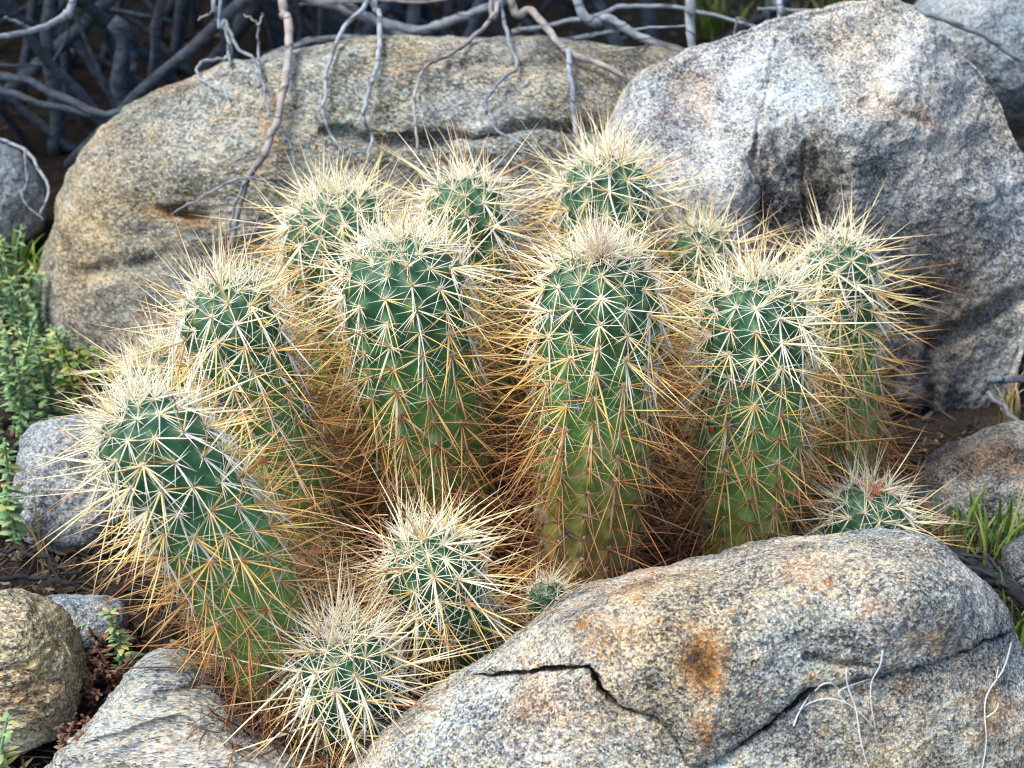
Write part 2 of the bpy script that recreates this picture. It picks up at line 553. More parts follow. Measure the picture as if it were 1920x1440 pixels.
def boulder(name, label, outline, cpx, Y, tf, tb, mat, res=(500, 160, 30), feat=None, stain=None, e=0.85, amp=(0.004, 0.0016, 0.0005), seed=0, aniso=(1, 1, 1), parent=None, tilt=None):
    nth, nf, nb = res
    C = atY(cpx[0], cpx[1], Y)
    s = ((C - CAM) @ FWD) / FPX
    loop = catmull(outline, 14, True) - np.asarray(cpx, float)
    ang = np.arctan2(-loop[:, 1], loop[:, 0])
    R = np.hypot(loop[:, 0], loop[:, 1]) * s
    o = np.argsort(ang)
    th = np.linspace(-math.pi, math.pi, nth, endpoint=False)
    Rt = np.interp(th, ang[o], R[o], period=2 * math.pi)
    F = np.fft.rfft(Rt)
    k = np.arange(len(F))
    Rs = np.fft.irfft(F * np.exp(-(k / 3.0) ** 2), nth)
    n1_ = int(nf * 0.72)
    ta = np.arcsin(np.linspace(0.008, 0.9, n1_) ** (1 / e))
    phf = np.concatenate([ta, np.linspace(ta[-1], math.pi / 2, nf - n1_ + 1)[1:]])
    phb = np.linspace(math.pi / 2, math.pi - 0.03, nb + 1)[1:]
    ph = np.concatenate([phf, phb])
    sinp = np.sin(ph) ** e
    cosp = np.sign(np.cos(ph)) * np.abs(np.cos(ph)) ** e
    tt = sinp
    bl = tt ** 2.5
    Rg = Rs[None, :] * (1 - bl[:, None]) + Rt[None, :] * bl[:, None]
    rr = Rg * tt[:, None]
    D = np.where(cosp > 0, cosp * tf, cosp * tb)[:, None] * np.ones((1, nth))
    if tilt is not None:      # lean the front face: depth shifts with height in the picture
        D = D + tilt * (rr * np.sin(th)) * np.clip(1 - tt[:, None] ** 6, 0, 1)
    P = C + (rr * np.cos(th))[..., None] * RIGHT + (rr * np.sin(th))[..., None] * UP - D[..., None] * FWD
    V = P.reshape(-1, 3)
    front = np.repeat(np.clip(np.cos(ph) * 4.0, 0, 1), nth)
    px = project(V)
    sv = np.asarray(aniso, float)
    if feat is not None:
        V = V - (feat(px, V) * front)[:, None] * FWD
    nr = len(ph)
    ii, jj = np.meshgrid(np.arange(nr - 1), np.arange(nth), indexing='ij')
    jn = (jj + 1) % nth
    Q = np.stack([ii * nth + jj, (ii + 1) * nth + jj, (ii + 1) * nth + jn, ii * nth + jn], -1).reshape(-1, 4)
    # normals from the grid
    G = V.reshape(nr, nth, 3)
    du = np.gradient(G, axis=0)
    dv = np.roll(G, -1, 1) - np.roll(G, 1, 1)
    N = np.cross(du, dv)
    N /= np.linalg.norm(N, axis=2, keepdims=True) + 1e-12
    N = N.reshape(-1, 3)
    if (N.reshape(nr, nth, 3)[2].mean(0) @ FWD) > 0: N = -N
    q = V * sv + seed * 3.7
    lo = fbm(q * 14, 3)
    rid = 1 - np.abs(noise3(q * 22 + 9)) * 2
    disp = amp[0] * lo + amp[1] * fbm(q * 55, 3) + amp[1] * 0.7 * rid * np.clip(lo + 0.3, 0, 1) + amp[2] * fbm(q * 230, 3, 0.6)
    V = V + N * disp[:, None]
    st = np.zeros((len(V), 3)) if stain is None else np.clip(np.stack(stain(px, V), -1), 0, 1)
    k = len(V)
    V = np.vstack([V, V[:nth].mean(0), V[-nth:].mean(0)])
    st = np.vstack([st, st[0], st[-1]])
    j = np.arange(nth)
    T = np.vstack([np.stack([np.full(nth, k), j, (j + 1) % nth], -1), np.stack([np.full(nth, k + 1), (nr - 1) * nth + (j + 1) % nth, (nr - 1) * nth + j], -1)])
    base = np.array([C[0], C[1], min(0.0, C[2])])
    o = link(name, make_mesh(name, V - base, Q, T, True, {"stain": st}), mat, None, base)
    tag(o, label, "boulder" if "boulder" in name else "rock")
    return o


def jit(p, f=0.012, a=5):
    """wobbled pixel coordinates, so cracks and edges run unevenly"""
    z = np.stack([p[:, 0] * f, p[:, 1] * f, np.zeros(len(p))], -1)
    return p + a * np.stack([fbm(z, 4, 0.6), fbm(z + 40, 4, 0.6)], -1)


# front rock with the two cracks that meet in a wedge
CR1 = [(1960, 1150), (1880, 1190), (1790, 1225), (1700, 1252), (1600, 1272), (1530, 1290), (1470, 1330), (1400, 1388), (1340, 1425), (1290, 1436)]
CR2 = [(880, 1265), (960, 1262), (1050, 1252), (1105, 1250), (1125, 1290), (1165, 1325), (1230, 1345), (1268, 1372), (1290, 1436)]
WEDGE = CR2 + CR1[::-1]


def f_front(p, V):
    w = jit(p)
    d1, s1 = polydist(w, WEDGE)
    up = s1 > 0
    f = np.where(up, 0.0028 + 0.008 * np.clip(d1 / 120, 0, 1) * np.clip(1 - d1 / 600, 0, 1), 0)
    f -= 0.017 * np.exp(-(d1 / np.clip(3.1 + 2.2 * fbm(np.stack([p[:, 0] * .035, p[:, 1] * .035, 0 * d1 + 5], -1), 3), 1.8, 6)) ** 4) * (0.8 + 0.2 * np.clip(d1 * 0 + fbm(np.stack([p[:, 0] * .02, p[:, 1] * .02, 0 * d1], -1), 2) * 2 + .6, 0, 1)) + 0.0012 * np.exp(-(d1 / 8) ** 2)
    f += 0.010 * gauss(p, (1450, 1120), (330, 90), -0.15)
    f -= 0.006 * gauss(p, (1560, 1100), (60, 120), 0.5)           # shallow saddle
    f += 0.007 * gauss(p, (1700, 1120), (120, 90))
    f -= 0.005 * gauss(p, (1310, 1215), (40, 55))                 # rusty pock
    f -= 0.004 * gauss(p, (1120, 1210), (70, 40), -0.4)
    d3, _ = polydist(w, [(1150, 1235), (1340, 1130), (1420, 1070)])
    f -= 0.0022 * np.exp(-(d3 / 12) ** 2)
    d4, _ = polydist(w, [(1510, 1230), (1580, 1242), (1640, 1248)])
    f -= 0.004 * np.exp(-(d4 / 6) ** 2)
    d5, _ = polydist(w, [(962, 1190), (985, 1262), (960, 1300)])
    f -= 0.002 * np.exp(-(d5 / 4) ** 2)
    return f


def s_front(p, V):
    w = jit(p, 0.02, 16)
    el = np.hypot((w[:, 0] - 1312) / 40, (w[:, 1] - 1230) / 66)
    r = 0.9 * np.clip(1.5 - el * 1.2, 0, 1)
    r += 0.8 * gauss(w, (1315, 1370), (18, 40)) + 0.45 * gauss(w, (1740, 1190), (40, 25)) + 0.4 * gauss(w, (1620, 1140), (25, 20)) + 0.4 * gauss(w, (1690, 1285), (30, 20))
    d = 1.15 * gauss(w, (1306, 1240), (20, 30)) + 0.35 * gauss(w, (1080, 1170), (70, 40)) + 0.3 * gauss(w, (1180, 1330), (100, 50)) + 0.25 * gauss(w, (1500, 1350), (160, 50))
    r += 0.35 * gauss(w, (1180, 1095), (140, 16), -0.3) + 0.3 * gauss(w, (1120, 1190), (60, 40)) + 0.3 * gauss(w, (1500, 1060), (40, 25)) + 0.4 * gauss(w, (1010, 1320), (40, 40)) + 0.5 * gauss(w, (1860, 1340), (40, 40))
    b = 0.35 * gauss(w, (1500, 1080), (250, 60)) + 0.55 * gauss(w, (1300, 1230), (90, 90))
    return r, d, b


boulder("boulder", "granite boulder with dark cracks and an orange rust spot, in front of the tall cacti",
        [(600, 1500), (690, 1390), (780, 1318), (870, 1258), (960, 1192), (1060, 1122), (1200, 1078), (1330, 1052), (1430, 1022), (1540, 1005), (1650, 998), (1725, 1006), (1800, 1060), (1865, 1115), (1890, 1170), (1935, 1290), (1965, 1420), (1950, 1600), (1700, 1720), (1300, 1740), (900, 1700), (650, 1610)],
        (1330, 1370), -0.215, 0.075, 0.075, M['granite_front'], (1200, 400, 30), f_front, s_front, 0.82, (0.0026, 0.0014, 0.0005), 1)


CR_ = atY(1530, 430, 0.185)


def f_right(p, V):
    w = jit(p, 0.012, 9)
    dep = -((V - CR_) @ FWD)
    wj = jit(p, 0.007, 16)
    u, v_ = (wj[:, 0] - 1610) / 1000, (wj[:, 1] - 225) / 1000
    wob = 0.0022 * fbm(V * 26 + 3, 3)
    pl = [0.074 + 0.055 * u + 0.21 * v_, 0.074 - 0.085 * v_ - 0.075 * u, 0.082 - 0.26 * (u - 0.06) + 0.10 * v_, dep]
    kk = 0.0026
    cut = -kk * np.log(sum(np.exp(-np.clip((q + (wob if n_ < 3 else 0) - dep), -0.2, 0.2) / kk) for n_, q in enumerate(pl)))
    f0 = np.clip(cut, -0.08, 0.0)
    f = f0
    f -= 0.012 * np.clip(gauss(w, (1518, 360), (84, 140)) * 2.4 - 0.3, 0, 1)                 # worn hollow
    f += 0.004 * gauss(p, (1385, 340), (60, 120))
    d, _ = polydist(w, [(1435, 240), (1440, 330), (1455, 420)])
    f -= 0.005 * np.exp(-(d / 5) ** 2)
    d, _ = polydist(w, [(1530, 250), (1530, 330), (1535, 400)])
    f -= 0.004 * np.exp(-(d / 5) ** 2)
    d, _ = polydist(w, [(1475, 60), (1462, 130), (1440, 190), (1432, 230)])
    f -= 0.003 * np.exp(-(d / 4) ** 2)
    d, s = polydist(w, [(1660, 545), (1720, 560), (1760, 610), (1800, 640), (1880, 600), (1930, 560)])
    f -= 0.010 * np.exp(-(d / 16) ** 2)
    f += 0.005 * gauss(p, (1760, 480), (150, 110))
    f -= 0.034 * gauss(p, (1700, 860), (220, 90))                 # undercut foot
    d, _ = polydist(w, [(1800, 640), (1795, 740), (1780, 830)])
    f -= 0.010 * np.exp(-(d / 14) ** 2)
    d, s = polydist(w, [(1640, 170), (1700, 190), (1770, 215)])
    f -= 0.003 * np.exp(-(d / 10) ** 2)
    return f


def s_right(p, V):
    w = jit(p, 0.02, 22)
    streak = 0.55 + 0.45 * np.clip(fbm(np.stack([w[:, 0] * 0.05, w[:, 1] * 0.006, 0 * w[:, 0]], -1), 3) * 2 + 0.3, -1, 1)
    d = 1.5 * np.clip(gauss(w, (1520, 335), (84, 115)) * 1.6 - .15, 0, 1) * streak + 0.95 * gauss(w, (1690, 440), (115, 175), -0.3) + 0.95 * gauss(w, (1700, 640), (180, 130)) + 0.6 * gauss(w, (1760, 780), (160, 90)) + 0.35 * gauss(w, (1850, 500), (70, 160)) + 0.35 * gauss(w, (1440, 300), (20, 80))  # mottled varnish; lower right terms deepened to stand in for that face's shading
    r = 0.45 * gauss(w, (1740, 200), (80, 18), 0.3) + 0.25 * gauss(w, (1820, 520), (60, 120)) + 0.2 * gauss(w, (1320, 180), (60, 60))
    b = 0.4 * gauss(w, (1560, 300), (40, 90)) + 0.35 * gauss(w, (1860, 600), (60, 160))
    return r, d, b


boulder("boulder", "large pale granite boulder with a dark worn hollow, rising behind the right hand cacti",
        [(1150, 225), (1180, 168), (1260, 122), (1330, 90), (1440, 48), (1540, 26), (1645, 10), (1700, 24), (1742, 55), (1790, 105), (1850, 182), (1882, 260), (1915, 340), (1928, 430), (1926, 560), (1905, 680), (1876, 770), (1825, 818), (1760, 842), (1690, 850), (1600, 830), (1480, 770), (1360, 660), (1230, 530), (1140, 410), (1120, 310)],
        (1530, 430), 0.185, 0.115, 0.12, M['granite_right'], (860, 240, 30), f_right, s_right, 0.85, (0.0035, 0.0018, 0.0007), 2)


def f_back(p, V):
    w = jit(p, 0.012, 10)
    f = -0.008 * np.exp(-(polydist(w, [(620, 245), (720, 265), (800, 258), (900, 262), (1010, 235), (1150, 250)])[0] / 9) ** 2)
    f -= 0.005 * np.exp(-(polydist(w, [(850, 130), (1000, 120), (1250, 135)])[0] / 14) ** 2)
    f -= 0.012 * gauss(w, (345, 398), (45, 11), 0.25)
    f -= 0.004 * np.exp(-(polydist(w, [(380, 150), (450, 145), (480, 170)])[0] / 8) ** 2)
    f += 0.008 * gauss(p, (420, 300), (150, 80))
    f -= 0.004 * np.exp(-(polydist(w, [(150, 520), (330, 480), (480, 470)])[0] / 18) ** 2)
    return f


def s_back(p, V):
    w = jit(p, 0.02, 22)
    d = 0.7 * gauss(w, (1050, 105), (200, 26)) + 0.45 * gauss(w, (300, 560), (160, 60)) + 0.5 * gauss(w, (440, 470), (120, 40), -0.3) + 0.35 * gauss(w, (240, 250), (60, 40), -0.8) + 0.7 * gauss(w, (330, 395), (50, 16), 0.25) + 0.25 * gauss(w, (760, 110), (160, 30))  # first term paints the shading where the flat top recedes
    r = 0.7 * gauss(w, (345, 408), (60, 16), 0.2) + 0.3 * gauss(w, (330, 160), (60, 20), -0.3) + 0.3 * gauss(w, (520, 240), (30, 60))
    b = 0.75 * gauss(w, (230, 430), (150, 140)) + 0.4 * gauss(w, (560, 330), (140, 100))
    return r, d, b


boulder("boulder", "long rounded tan boulder behind the cacti, with shrub branches drooping over it",
        [(82, 560), (88, 490), (112, 400), (150, 315), (220, 238), (330, 166), (450, 128), (560, 96), (680, 83), (800, 80), (950, 84), (1100, 88), (1250, 102), (1330, 180), (1345, 350), (1260, 480), (1000, 640), (700, 740), (400, 770), (210, 730), (110, 650)],
        (690, 390), 0.285, 0.10, 0.14, M['granite_back'], (620, 170, 24), f_back, s_back, 0.80, (0.0035, 0.0016, 0.0006), 3, (1, 1, 1.6))

boulder("rock", "sloping grey banded rock under the leaning cactus and its brown spine litter",
        [(60, 1480), (95, 1430), (140, 1375), (200, 1312), (265, 1238), (330, 1222), (400, 1275), (470, 1335), (560, 1390), (660, 1420), (720, 1520), (620, 1660), (350, 1700), (80, 1620)],
        (370, 1460), -0.205, 0.035, 0.05, M['gneiss'], (460, 120, 16),
        lambda p, V: -0.004 * np.exp(-(polydist(jit(p), [(300, 1310), (380, 1290), (470, 1300)])[0] / 9) ** 2) - 0.003 * np.exp(-(polydist(jit(p), [(160, 1400), (330, 1350), (520, 1440)])[0] / 8) ** 2),
        None, 0.8, (0.003, 0.0018, 0.0006), 4, (0.6, 1.2, 1.4))
boulder("rock", "rounded yellow ochre rock on the litter beside the sloping banded rock",
        [(-90, 1200), (-40, 1130), (10, 1108), (60, 1120), (105, 1165), (138, 1235), (146, 1300), (130, 1350), (80, 1395), (10, 1415), (-80, 1410), (-120, 1300)],
        (15, 1265), -0.165, 0.04, 0.05, M['granite_yellow'], (320, 100, 16),
        lambda p, V: -0.003 * np.exp(-(polydist(jit(p), [(-50, 1260), (40, 1255), (120, 1290)])[0] / 9) ** 2),
        lambda p, V: (0.35 * gauss(p, (60, 1300), (60, 50)), 0.4 * gauss(p, (30, 1330), (90, 30)), 0.7 * gauss(p, (30, 1200), (120, 100))), 0.85, (0.003, 0.0025, 0.0009), 5, (0.7, 1, 1.6))
boulder("rock", "flat blue grey rock wedged behind the yellow ochre rock",
        [(40, 1150), (90, 1120), (160, 1115), (215, 1125), (240, 1160), (215, 1215), (140, 1240), (50, 1215)],
        (145, 1175), -0.10, 0.02, 0.03, M['granite_grey'], (260, 70, 14), None, None, 0.75, (0.002, 0.0015, 0.0006), 6)
boulder("rock", "blurred pale grey rock standing behind the leaning cactus, beside the green herbs",
        [(22, 960), (35, 870), (60, 815), (120, 792), (180, 800), (240, 860), (260, 950), (230, 1020), (150, 1050), (70, 1040)],
        (140, 920), 0.02, 0.035, 0.05, M['granite_grey'], (320, 100, 16), None, lambda p, V: (0 * p[:, 0], 0 * p[:, 0], 0.4 * gauss(p, (150, 880), (80, 60))), 0.82, (0.003, 0.002, 0.0007), 7)
boulder("rock", "low mottled brown and white rock beside grass, under the large pale boulder's overhang",
        [(1690, 960), (1720, 890), (1770, 835), (1840, 805), (1920, 795), (2000, 830), (2020, 930), (1980, 1010), (1880, 1045), (1760, 1040)],
        (1860, 925), 0.03, 0.035, 0.05, M['granite_right'], (420, 130, 20), None,
        lambda p, V: (0.5 * gauss(jit(p, 0.03, 15), (1850, 860), (90, 35)), 0.45 + 0.6 * gauss(jit(p, 0.03, 15), (1850, 850), (120, 55)), 0.2 + 0 * p[:, 0]), 0.85, (0.003, 0.002, 0.0007), 8)
boulder("rock", "pale grey rock crossed by a dark branch, behind the large pale boulder",
        [(1700, 60), (1740, -10), (1830, -60), (1960, -60), (2040, 60), (2040, 190), (1960, 240), (1880, 235), (1780, 190)],
        (1880, 90), 0.44, 0.06, 0.10, M['granite_grey'], (320, 100, 16), None, None, 0.85, (0.004, 0.002, 0.0007), 9)
boulder("rock", "small dark grey rock beside the charred branch and grass",
        [(1880, 1040), (1905, 1010), (1960, 1000), (2010, 1040), (2010, 1110), (1950, 1130), (1895, 1100)],
        (1945, 1065), -0.055, 0.02, 0.02, M['granite_grey'], (200, 60, 12), None, lambda p, V: (0 * p[:, 0], 0.7 + 0 * p[:, 0], 0 * p[:, 0]), 0.85, (0.002, 0.0015, 0.0006), 10)
boulder("rock", "blurred blue grey rock under the dark shrub, beyond the green herbs",
        [(-80, 330), (-30, 275), (30, 280), (70, 330), (85, 400), (40, 450), (-60, 450)],
        (0, 365), 0.36, 0.03, 0.04, M['granite_grey'], (220, 70, 12), None, None, 0.85, (0.003, 0.002, 0.0007), 12)

# ------------------------------------------------------------------ cacti
def spine_path(d, L, curve, up, m):
    """points along a spine that leaves along d and bends gently towards up"""
    tt = np.linspace(0, 1, m)[:, None]
    return d * L * tt + np.asarray(up) * (curve * L) * tt ** 2


def cluster_mesh(k, kind):
    """one areole: radial, central and dagger spines. local z = outward, y = towards the stem tip"""
    r = np.random.default_rng(100 + k)
    mb = MB()

    def spn(a, tilt, L, rad, curve, bend, m, kd):
        d = np.array([math.cos(a) * math.cos(tilt), math.sin(a) * math.cos(tilt), math.sin(tilt)])
        s = np.linspace(0, 1, m)
        prof = np.interp(s, [0, 0.12, 0.5, 0.8, 1], [1.15, 0.95, 0.66, 0.32, 0.02])
        mb.tube(spine_path(d, L, curve, bend, m), rad * prof, 4, np.stack([s, 0 * s + kd, 0 * s + r.uniform()], -1), cap=False)
    crown = kind == 'crown'
    nr_ = r.integers(9, 13)
    a0 = r.uniform(0, 6.28)
    for q in range(nr_):
        a = a0 + q / nr_ * 2 * math.pi + r.normal(0, 0.14)
        sa = math.sin(a)
        L = r.uniform(0.0115, 0.0175) * (1.12 if sa < -0.3 else 1.0) * (0.7 if sa > 0.6 else 1.0)
        if crown: L = r.uniform(0.012, 0.021)
        if r.uniform() < 0.06: L *= 0.45
        spn(a, math.radians(r.uniform(12, 32) if not crown else r.uniform(25, 60)), L, r.uniform(0.00023, 0.00034), r.uniform(-0.12, 0.05), (0, 0, 1), 4, 0.0)
    nc = {'side': r.integers(3, 6), 'crown': r.integers(3, 6), 'small': r.integers(3, 6)}[kind]
    for q in range(nc):
        a = r.uniform(0, 6.28)
        L = r.uniform(0.020, 0.051) * {'side': 1.0, 'small': 0.72, 'crown': 0.88}[kind]
        spn(a, math.radians(r.uniform(38, 78)), L, r.uniform(0.00029, 0.00046), r.uniform(-0.10, 0.10), (r.normal(0, 0.4), r.normal(0, 0.4), 0.5), 5, 0.5)
    if r.uniform() < (0.25 if crown else 0.55):
        spn(math.radians(270 + r.normal(0, 14)), math.radians(r.uniform(12, 34)), r.uniform(0.018, 0.036) * (0.6 if kind == 'small' else 1.0), r.uniform(0.00050, 0.00078), r.uniform(-0.16, 0.02), (0, -0.2, 0.8), 5, 1.0)
    me = mb.mesh("spine_cluster")
    me.materials.append(M['spine'])
    return me


POOL = {kd: [cluster_mesh(k + 50 * z, kd) for k in range(14)] for z, kd in enumerate(('side', 'crown', 'small'))}


def button_mesh():
    r = np.random.default_rng(5)
    V, Q, T = [], [], []
    ns, rings = 7, [(1.0, 0.0), (0.85, 0.5), (0.4, 0.85)]
    for (rr, z) in rings:
        for q in range(ns):
            a = q / ns * 2 * math.pi
            f = 0.0017 * rr * r.uniform(0.85, 1.15)
            V.append((f * math.cos(a), f * 1.2 * math.sin(a), z * 0.0013 - 0.0004))
    V.append((0, 0, 0.0010))
    for k in range(2):
        for q in range(ns):
            Q.append((k * ns + q, k * ns + (q + 1) % ns, (k + 1) * ns + (q + 1) % ns, (k + 1) * ns + q))
    for q in range(ns): T.append((2 * ns + q, 2 * ns + (q + 1) % ns, 3 * ns))
    me = make_mesh("areole", np.array(V), Q, T)
    me.materials.append(M['wool'])
    return me


BUTTON = button_mesh()
FIELD = []           # stem positions, for the litter


def cactus(label, basepx, tippx, Yb, Yt, rad_px, ribs=13, bow=(0, 0, 0), young=0.0, oldbase=1.0, spine=1.0, seed=0, base_z=None, crown=1.0, spacing=0.0126, dome=1.2):
    r = np.random.default_rng(1000 + seed)
    B = atY(basepx[0], basepx[1], Yb)
    T_ = atY(tippx[0], tippx[1], Yt)
    if base_z is not None: B = B + (base_z - B[2]) * np.array([0, 0, 1.0])
    R = 0.885 * rad_px * np.linalg.norm(0.5 * (B + T_) - CAM) / FPX
    bow = np.asarray(bow, float)
    Bz = B.copy()
    L = np.linalg.norm(T_ - B)
    root = empty("hedgehog_cactus", B)
    tag(root, label, "cactus", "hedgehog cacti growing in one clump")
    FIELD.append((B, R))
    # profile: cylinder with a domed tip, by arc length
    m = 400
    s = np.linspace(0, 1, m)
    z = s * L
    dl = min(dome * R, 0.8 * L)
    u = np.clip((z - (L - dl)) / dl, 0, 1)
    prof = R * (1 - u ** 2.4) ** (1 / 2.1)
    prof *= 0.90 + 0.10 * np.clip(z / (0.35 * L), 0, 1) if L > 2.5 * R else np.sqrt(np.clip(1 - (1 - np.clip(z / (0.7 * R), 0, 1)) ** 2, 0.35, 1))
    axis_ = B[None] * (1 - s[:, None]) + T_[None] * s[:, None] + bow[None] * (4 * s * (1 - s))[:, None]
    arc = np.concatenate([[0], np.cumsum(np.hypot(np.diff(z), np.diff(prof)))])
    tot = arc[-1]
    # dimple the apex a little
    Tn = np.gradient(axis_, axis=0); Tn /= np.linalg.norm(Tn, axis=1, keepdims=True)
    side = np.cross(Tn, np.array([0, 1.0, 0])); side /= np.linalg.norm(side, axis=1, keepdims=True)
    fw = np.cross(Tn, side)
    # areole count function k(arc): spacing shrinks towards the tip
    dtip = tot - arc
    spc = spacing * np.clip(0.50 + 0.50 * dtip / (1.3 * R), 0.50, 1.0)
    kf = np.concatenate([[0], np.cumsum(np.diff(arc) / (0.5 * (spc[1:] + spc[:-1])))])
    kf = kf + r.uniform()
    twist = r.normal(0, 0.25)
    ph0 = r.uniform(0, 6.28)

    def surf(a, th):
        """point at arc length a, angle th (arrays), with ribs and tubercles"""
        ss = np.interp(a, arc, s)
        rr = np.interp(a, arc, prof)
        kk = np.interp(a, arc, kf)
        rib = (th - ph0) / (2 * math.pi) * ribs
        ri = np.round(rib)
        crest = 0.5 + 0.5 * np.cos(2 * math.pi * rib)
        stag = np.mod(ri, 2) * 0.5
        bumpk = 0.5 + 0.5 * np.cos(2 * math.pi * (kk - stag))
        amp = np.clip(rr / R, 0.0, 1.0)
        h = R * amp * (0.085 * (crest ** 0.8 - 0.6) + 0.085 * crest * (bumpk - 0.4))
        th2 = th + twist * ss
        ax = np.stack([np.interp(ss, s, axis_[:, q]) for q in range(3)], -1)
        sd = np.stack([np.interp(ss, s, side[:, q]) for q in range(3)], -1)
        fd = np.stack([np.interp(ss, s, fw[:, q]) for q in range(3)], -1)
        dirn = np.cos(th2)[..., None] * sd + np.sin(th2)[..., None] * fd
        return ax + (rr + h)[..., None] * dirn, dirn, crest, bumpk, ss

    nth = ribs * 8
    na = int(min(150, max(40, tot / 0.0014)))
    al = np.linspace(0, tot * 0.9985, na)
    A_, TH = np.meshgrid(al, np.linspace(0, 2 * math.pi, nth, endpoint=False), indexing='ij')
    P, dn, crest, bk, ss = surf(A_.ravel(), TH.ravel())
    P = P + dn * (0.0012 * fbm(P * 60 + seed, 3))[:, None]
    ages = np.clip((1 - ss) ** 1.0 * oldbase - young, 0, 1)
    tint = np.stack([ages, crest * bk, 0 * ages], -1)
    i, j = np.meshgrid(np.arange(na - 1), np.arange(nth), indexing='ij')
    jn = (j + 1) % nth
    Q = np.stack([i * nth + j, i * nth + jn, (i + 1) * nth + jn, (i + 1) * nth + j], -1).reshape(-1, 4)
    k = len(P)
    P = np.vstack([P, P[-nth:].mean(0)])
    tint = np.vstack([tint, tint[-1]])
    jj = np.arange(nth)
    Tt = np.stack([np.full(nth, k), (na - 1) * nth + jj, (na - 1) * nth + (jj + 1) % nth], -1)
    link("stem", make_mesh("stem", P - B, Q, Tt, True, {"tint": tint}), M['flesh'], root)
    # areoles
    kmax = int(kf[-1]) + 1
    nbud = 0
    for ri in range(ribs):
        th = ph0 + ri / ribs * 2 * math.pi
        st = (ri % 2) * 0.5
        for kk in np.arange(math.ceil(kf[0]) + st, kf[-1], 1.0):
            if kk < kf[0]: continue
            a = np.interp(kk, kf, arc)
            rr = np.interp(a, arc, prof)
            dt = tot - a
            if rr < 0.34 * R and ri % 2: continue
            if rr < 0.16 * R and ri % 4: continue
            if a < 0.004: continue
            e_ = 0.0006
            p, dirn, _, _, s1 = surf(np.array([a, min(a + e_, tot), max(a - e_, 0), a, a]), th + np.array([0, 0, 0, 0.03, -0.03]))
            yv = p[1] - p[2]; yv /= np.linalg.norm(yv) + 1e-12
            xv = p[3] - p[4]
            ss_ = s1[0]
            zv = np.cross(xv, yv); zv /= np.linalg.norm(zv) + 1e-12
            if zv @ dirn[0] < -0.2: zv = -zv
            # smooth the tubercle out of the frame: blend with the plain outward direction
            tn = np.array([np.interp(ss_, s, Tn[:, q]) for q in range(3)])
            lean = 1 - rr / R
            zz = dirn[0] * (1 - lean) + tn * lean * 1.25
            zv = 0.4 * zv + 0.6 * zz / np.linalg.norm(zz)
            zv = zv / np.linalg.norm(zv) + r.normal(0, 0.17, 3); zv /= np.linalg.norm(zv)
            yv = tn - dirn[0] * lean + r.normal(0, 0.12, 3)
            yv = yv - zv * (yv @ zv); yv /= np.linalg.norm(yv) + 1e-12
            xv = np.cross(yv, zv)
            age = float(np.clip((1 - ss_) * 0.98 * oldbase - 0.02 - young + r.normal(0, 0.05), 0, 1))
            kd = 'crown' if dt < 0.85 * R else ('small' if (age > 0.55 and r.uniform() < 0.4) else 'side')
            sc = 0.93 * spine * r.uniform(0.75, 1.2)
            if dt < 1.3 * R: sc *= (0.86 + 0.14 * dt / (1.3 * R)) * crown
            me = POOL[kd][r.integers(0, 14)]
            o = bpy.data.objects.new("spine_cluster", me)
            COL.objects.link(o)
            o.parent = root
            c = p[0] - B - zv * 0.0004
            mt = Matrix(((xv[0] * sc, yv[0] * sc, zv[0] * sc, c[0]), (xv[1] * sc, yv[1] * sc, zv[1] * sc, c[1]), (xv[2] * sc, yv[2] * sc, zv[2] * sc, c[2]), (0, 0, 0, 1)))
            o.matrix_basis = mt
            o.color = (age, r.uniform(), 0, 1)
            # the woolly pad belongs to the cluster
            b = bpy.data.objects.new("areole", BUTTON)
            COL.objects.link(b)
            b.parent = o
    return root


cactus("thick cactus leaning outward over the sloping banded rock, brown spines at its foot", (556, 1385), (228, 762), -0.180, -0.180, 106, 13, (0.010, 0, 0.004), seed=1, oldbase=1.0)
cactus("leaning tall cactus between the outward leaning cactus and the thickest upright one", (615, 1095), (412, 530), -0.070, -0.050, 97, 13, (-0.004, 0, 0.002), seed=2)
cactus("yellow spined cactus mostly hidden behind the two leaning cacti", (440, 960), (275, 665), -0.020, -0.02, 84, 12, seed=3, spine=0.95)
cactus("thick upright cactus with cream spines, behind the two short front cacti", (845, 1030), (748, 452), -0.035, -0.040, 122, 13, (-0.003, 0, 0.004), seed=4)
cactus("short white spined cactus beside the cracked boulder, behind the smallest round one", (862, 1290), (795, 1012), -0.145, -0.160, 94, 12, seed=5, oldbase=0.62, spine=1.12)
cactus("small round cactus with long white spines between the banded rock and cracked boulder", (665, 1400), (640, 1192), -0.190, -0.205, 98, 12, seed=6, oldbase=0.40, spine=1.18, dome=1.3)
cactus("back cactus with a wide cream crown, between thick upright one and tan boulder", (720, 860), (625, 362), 0.055, 0.050, 118, 13, seed=7)
cactus("back cactus beside the thick upright one, its green shoulder showing under cream spines", (905, 860), (868, 335), 0.035, 0.050, 86, 12, seed=8)
cactus("tallest reaching back cactus with a cream crown against the large pale boulder", (1130, 800), (1140, 292), 0.065, 0.090, 92, 13, seed=9)
cactus("tall upright cactus with a yellowed foot and pale flower bud tuft, behind the cracked boulder", (1092, 1115), (1128, 472), -0.062, -0.060, 114, 13, (0.001, 0, 0), seed=10, oldbase=1.22)
cactus("small pale cactus half hidden behind the upright ones, against the large pale boulder", (1330, 800), (1312, 425), 0.060, 0.075, 66, 12, seed=11, spine=0.9)
cactus("tall upright cactus with a red beetle on it, behind the cracked boulder", (1385, 1090), (1418, 520), -0.045, -0.035, 107, 13, (0.002, 0, 0.002), seed=12)
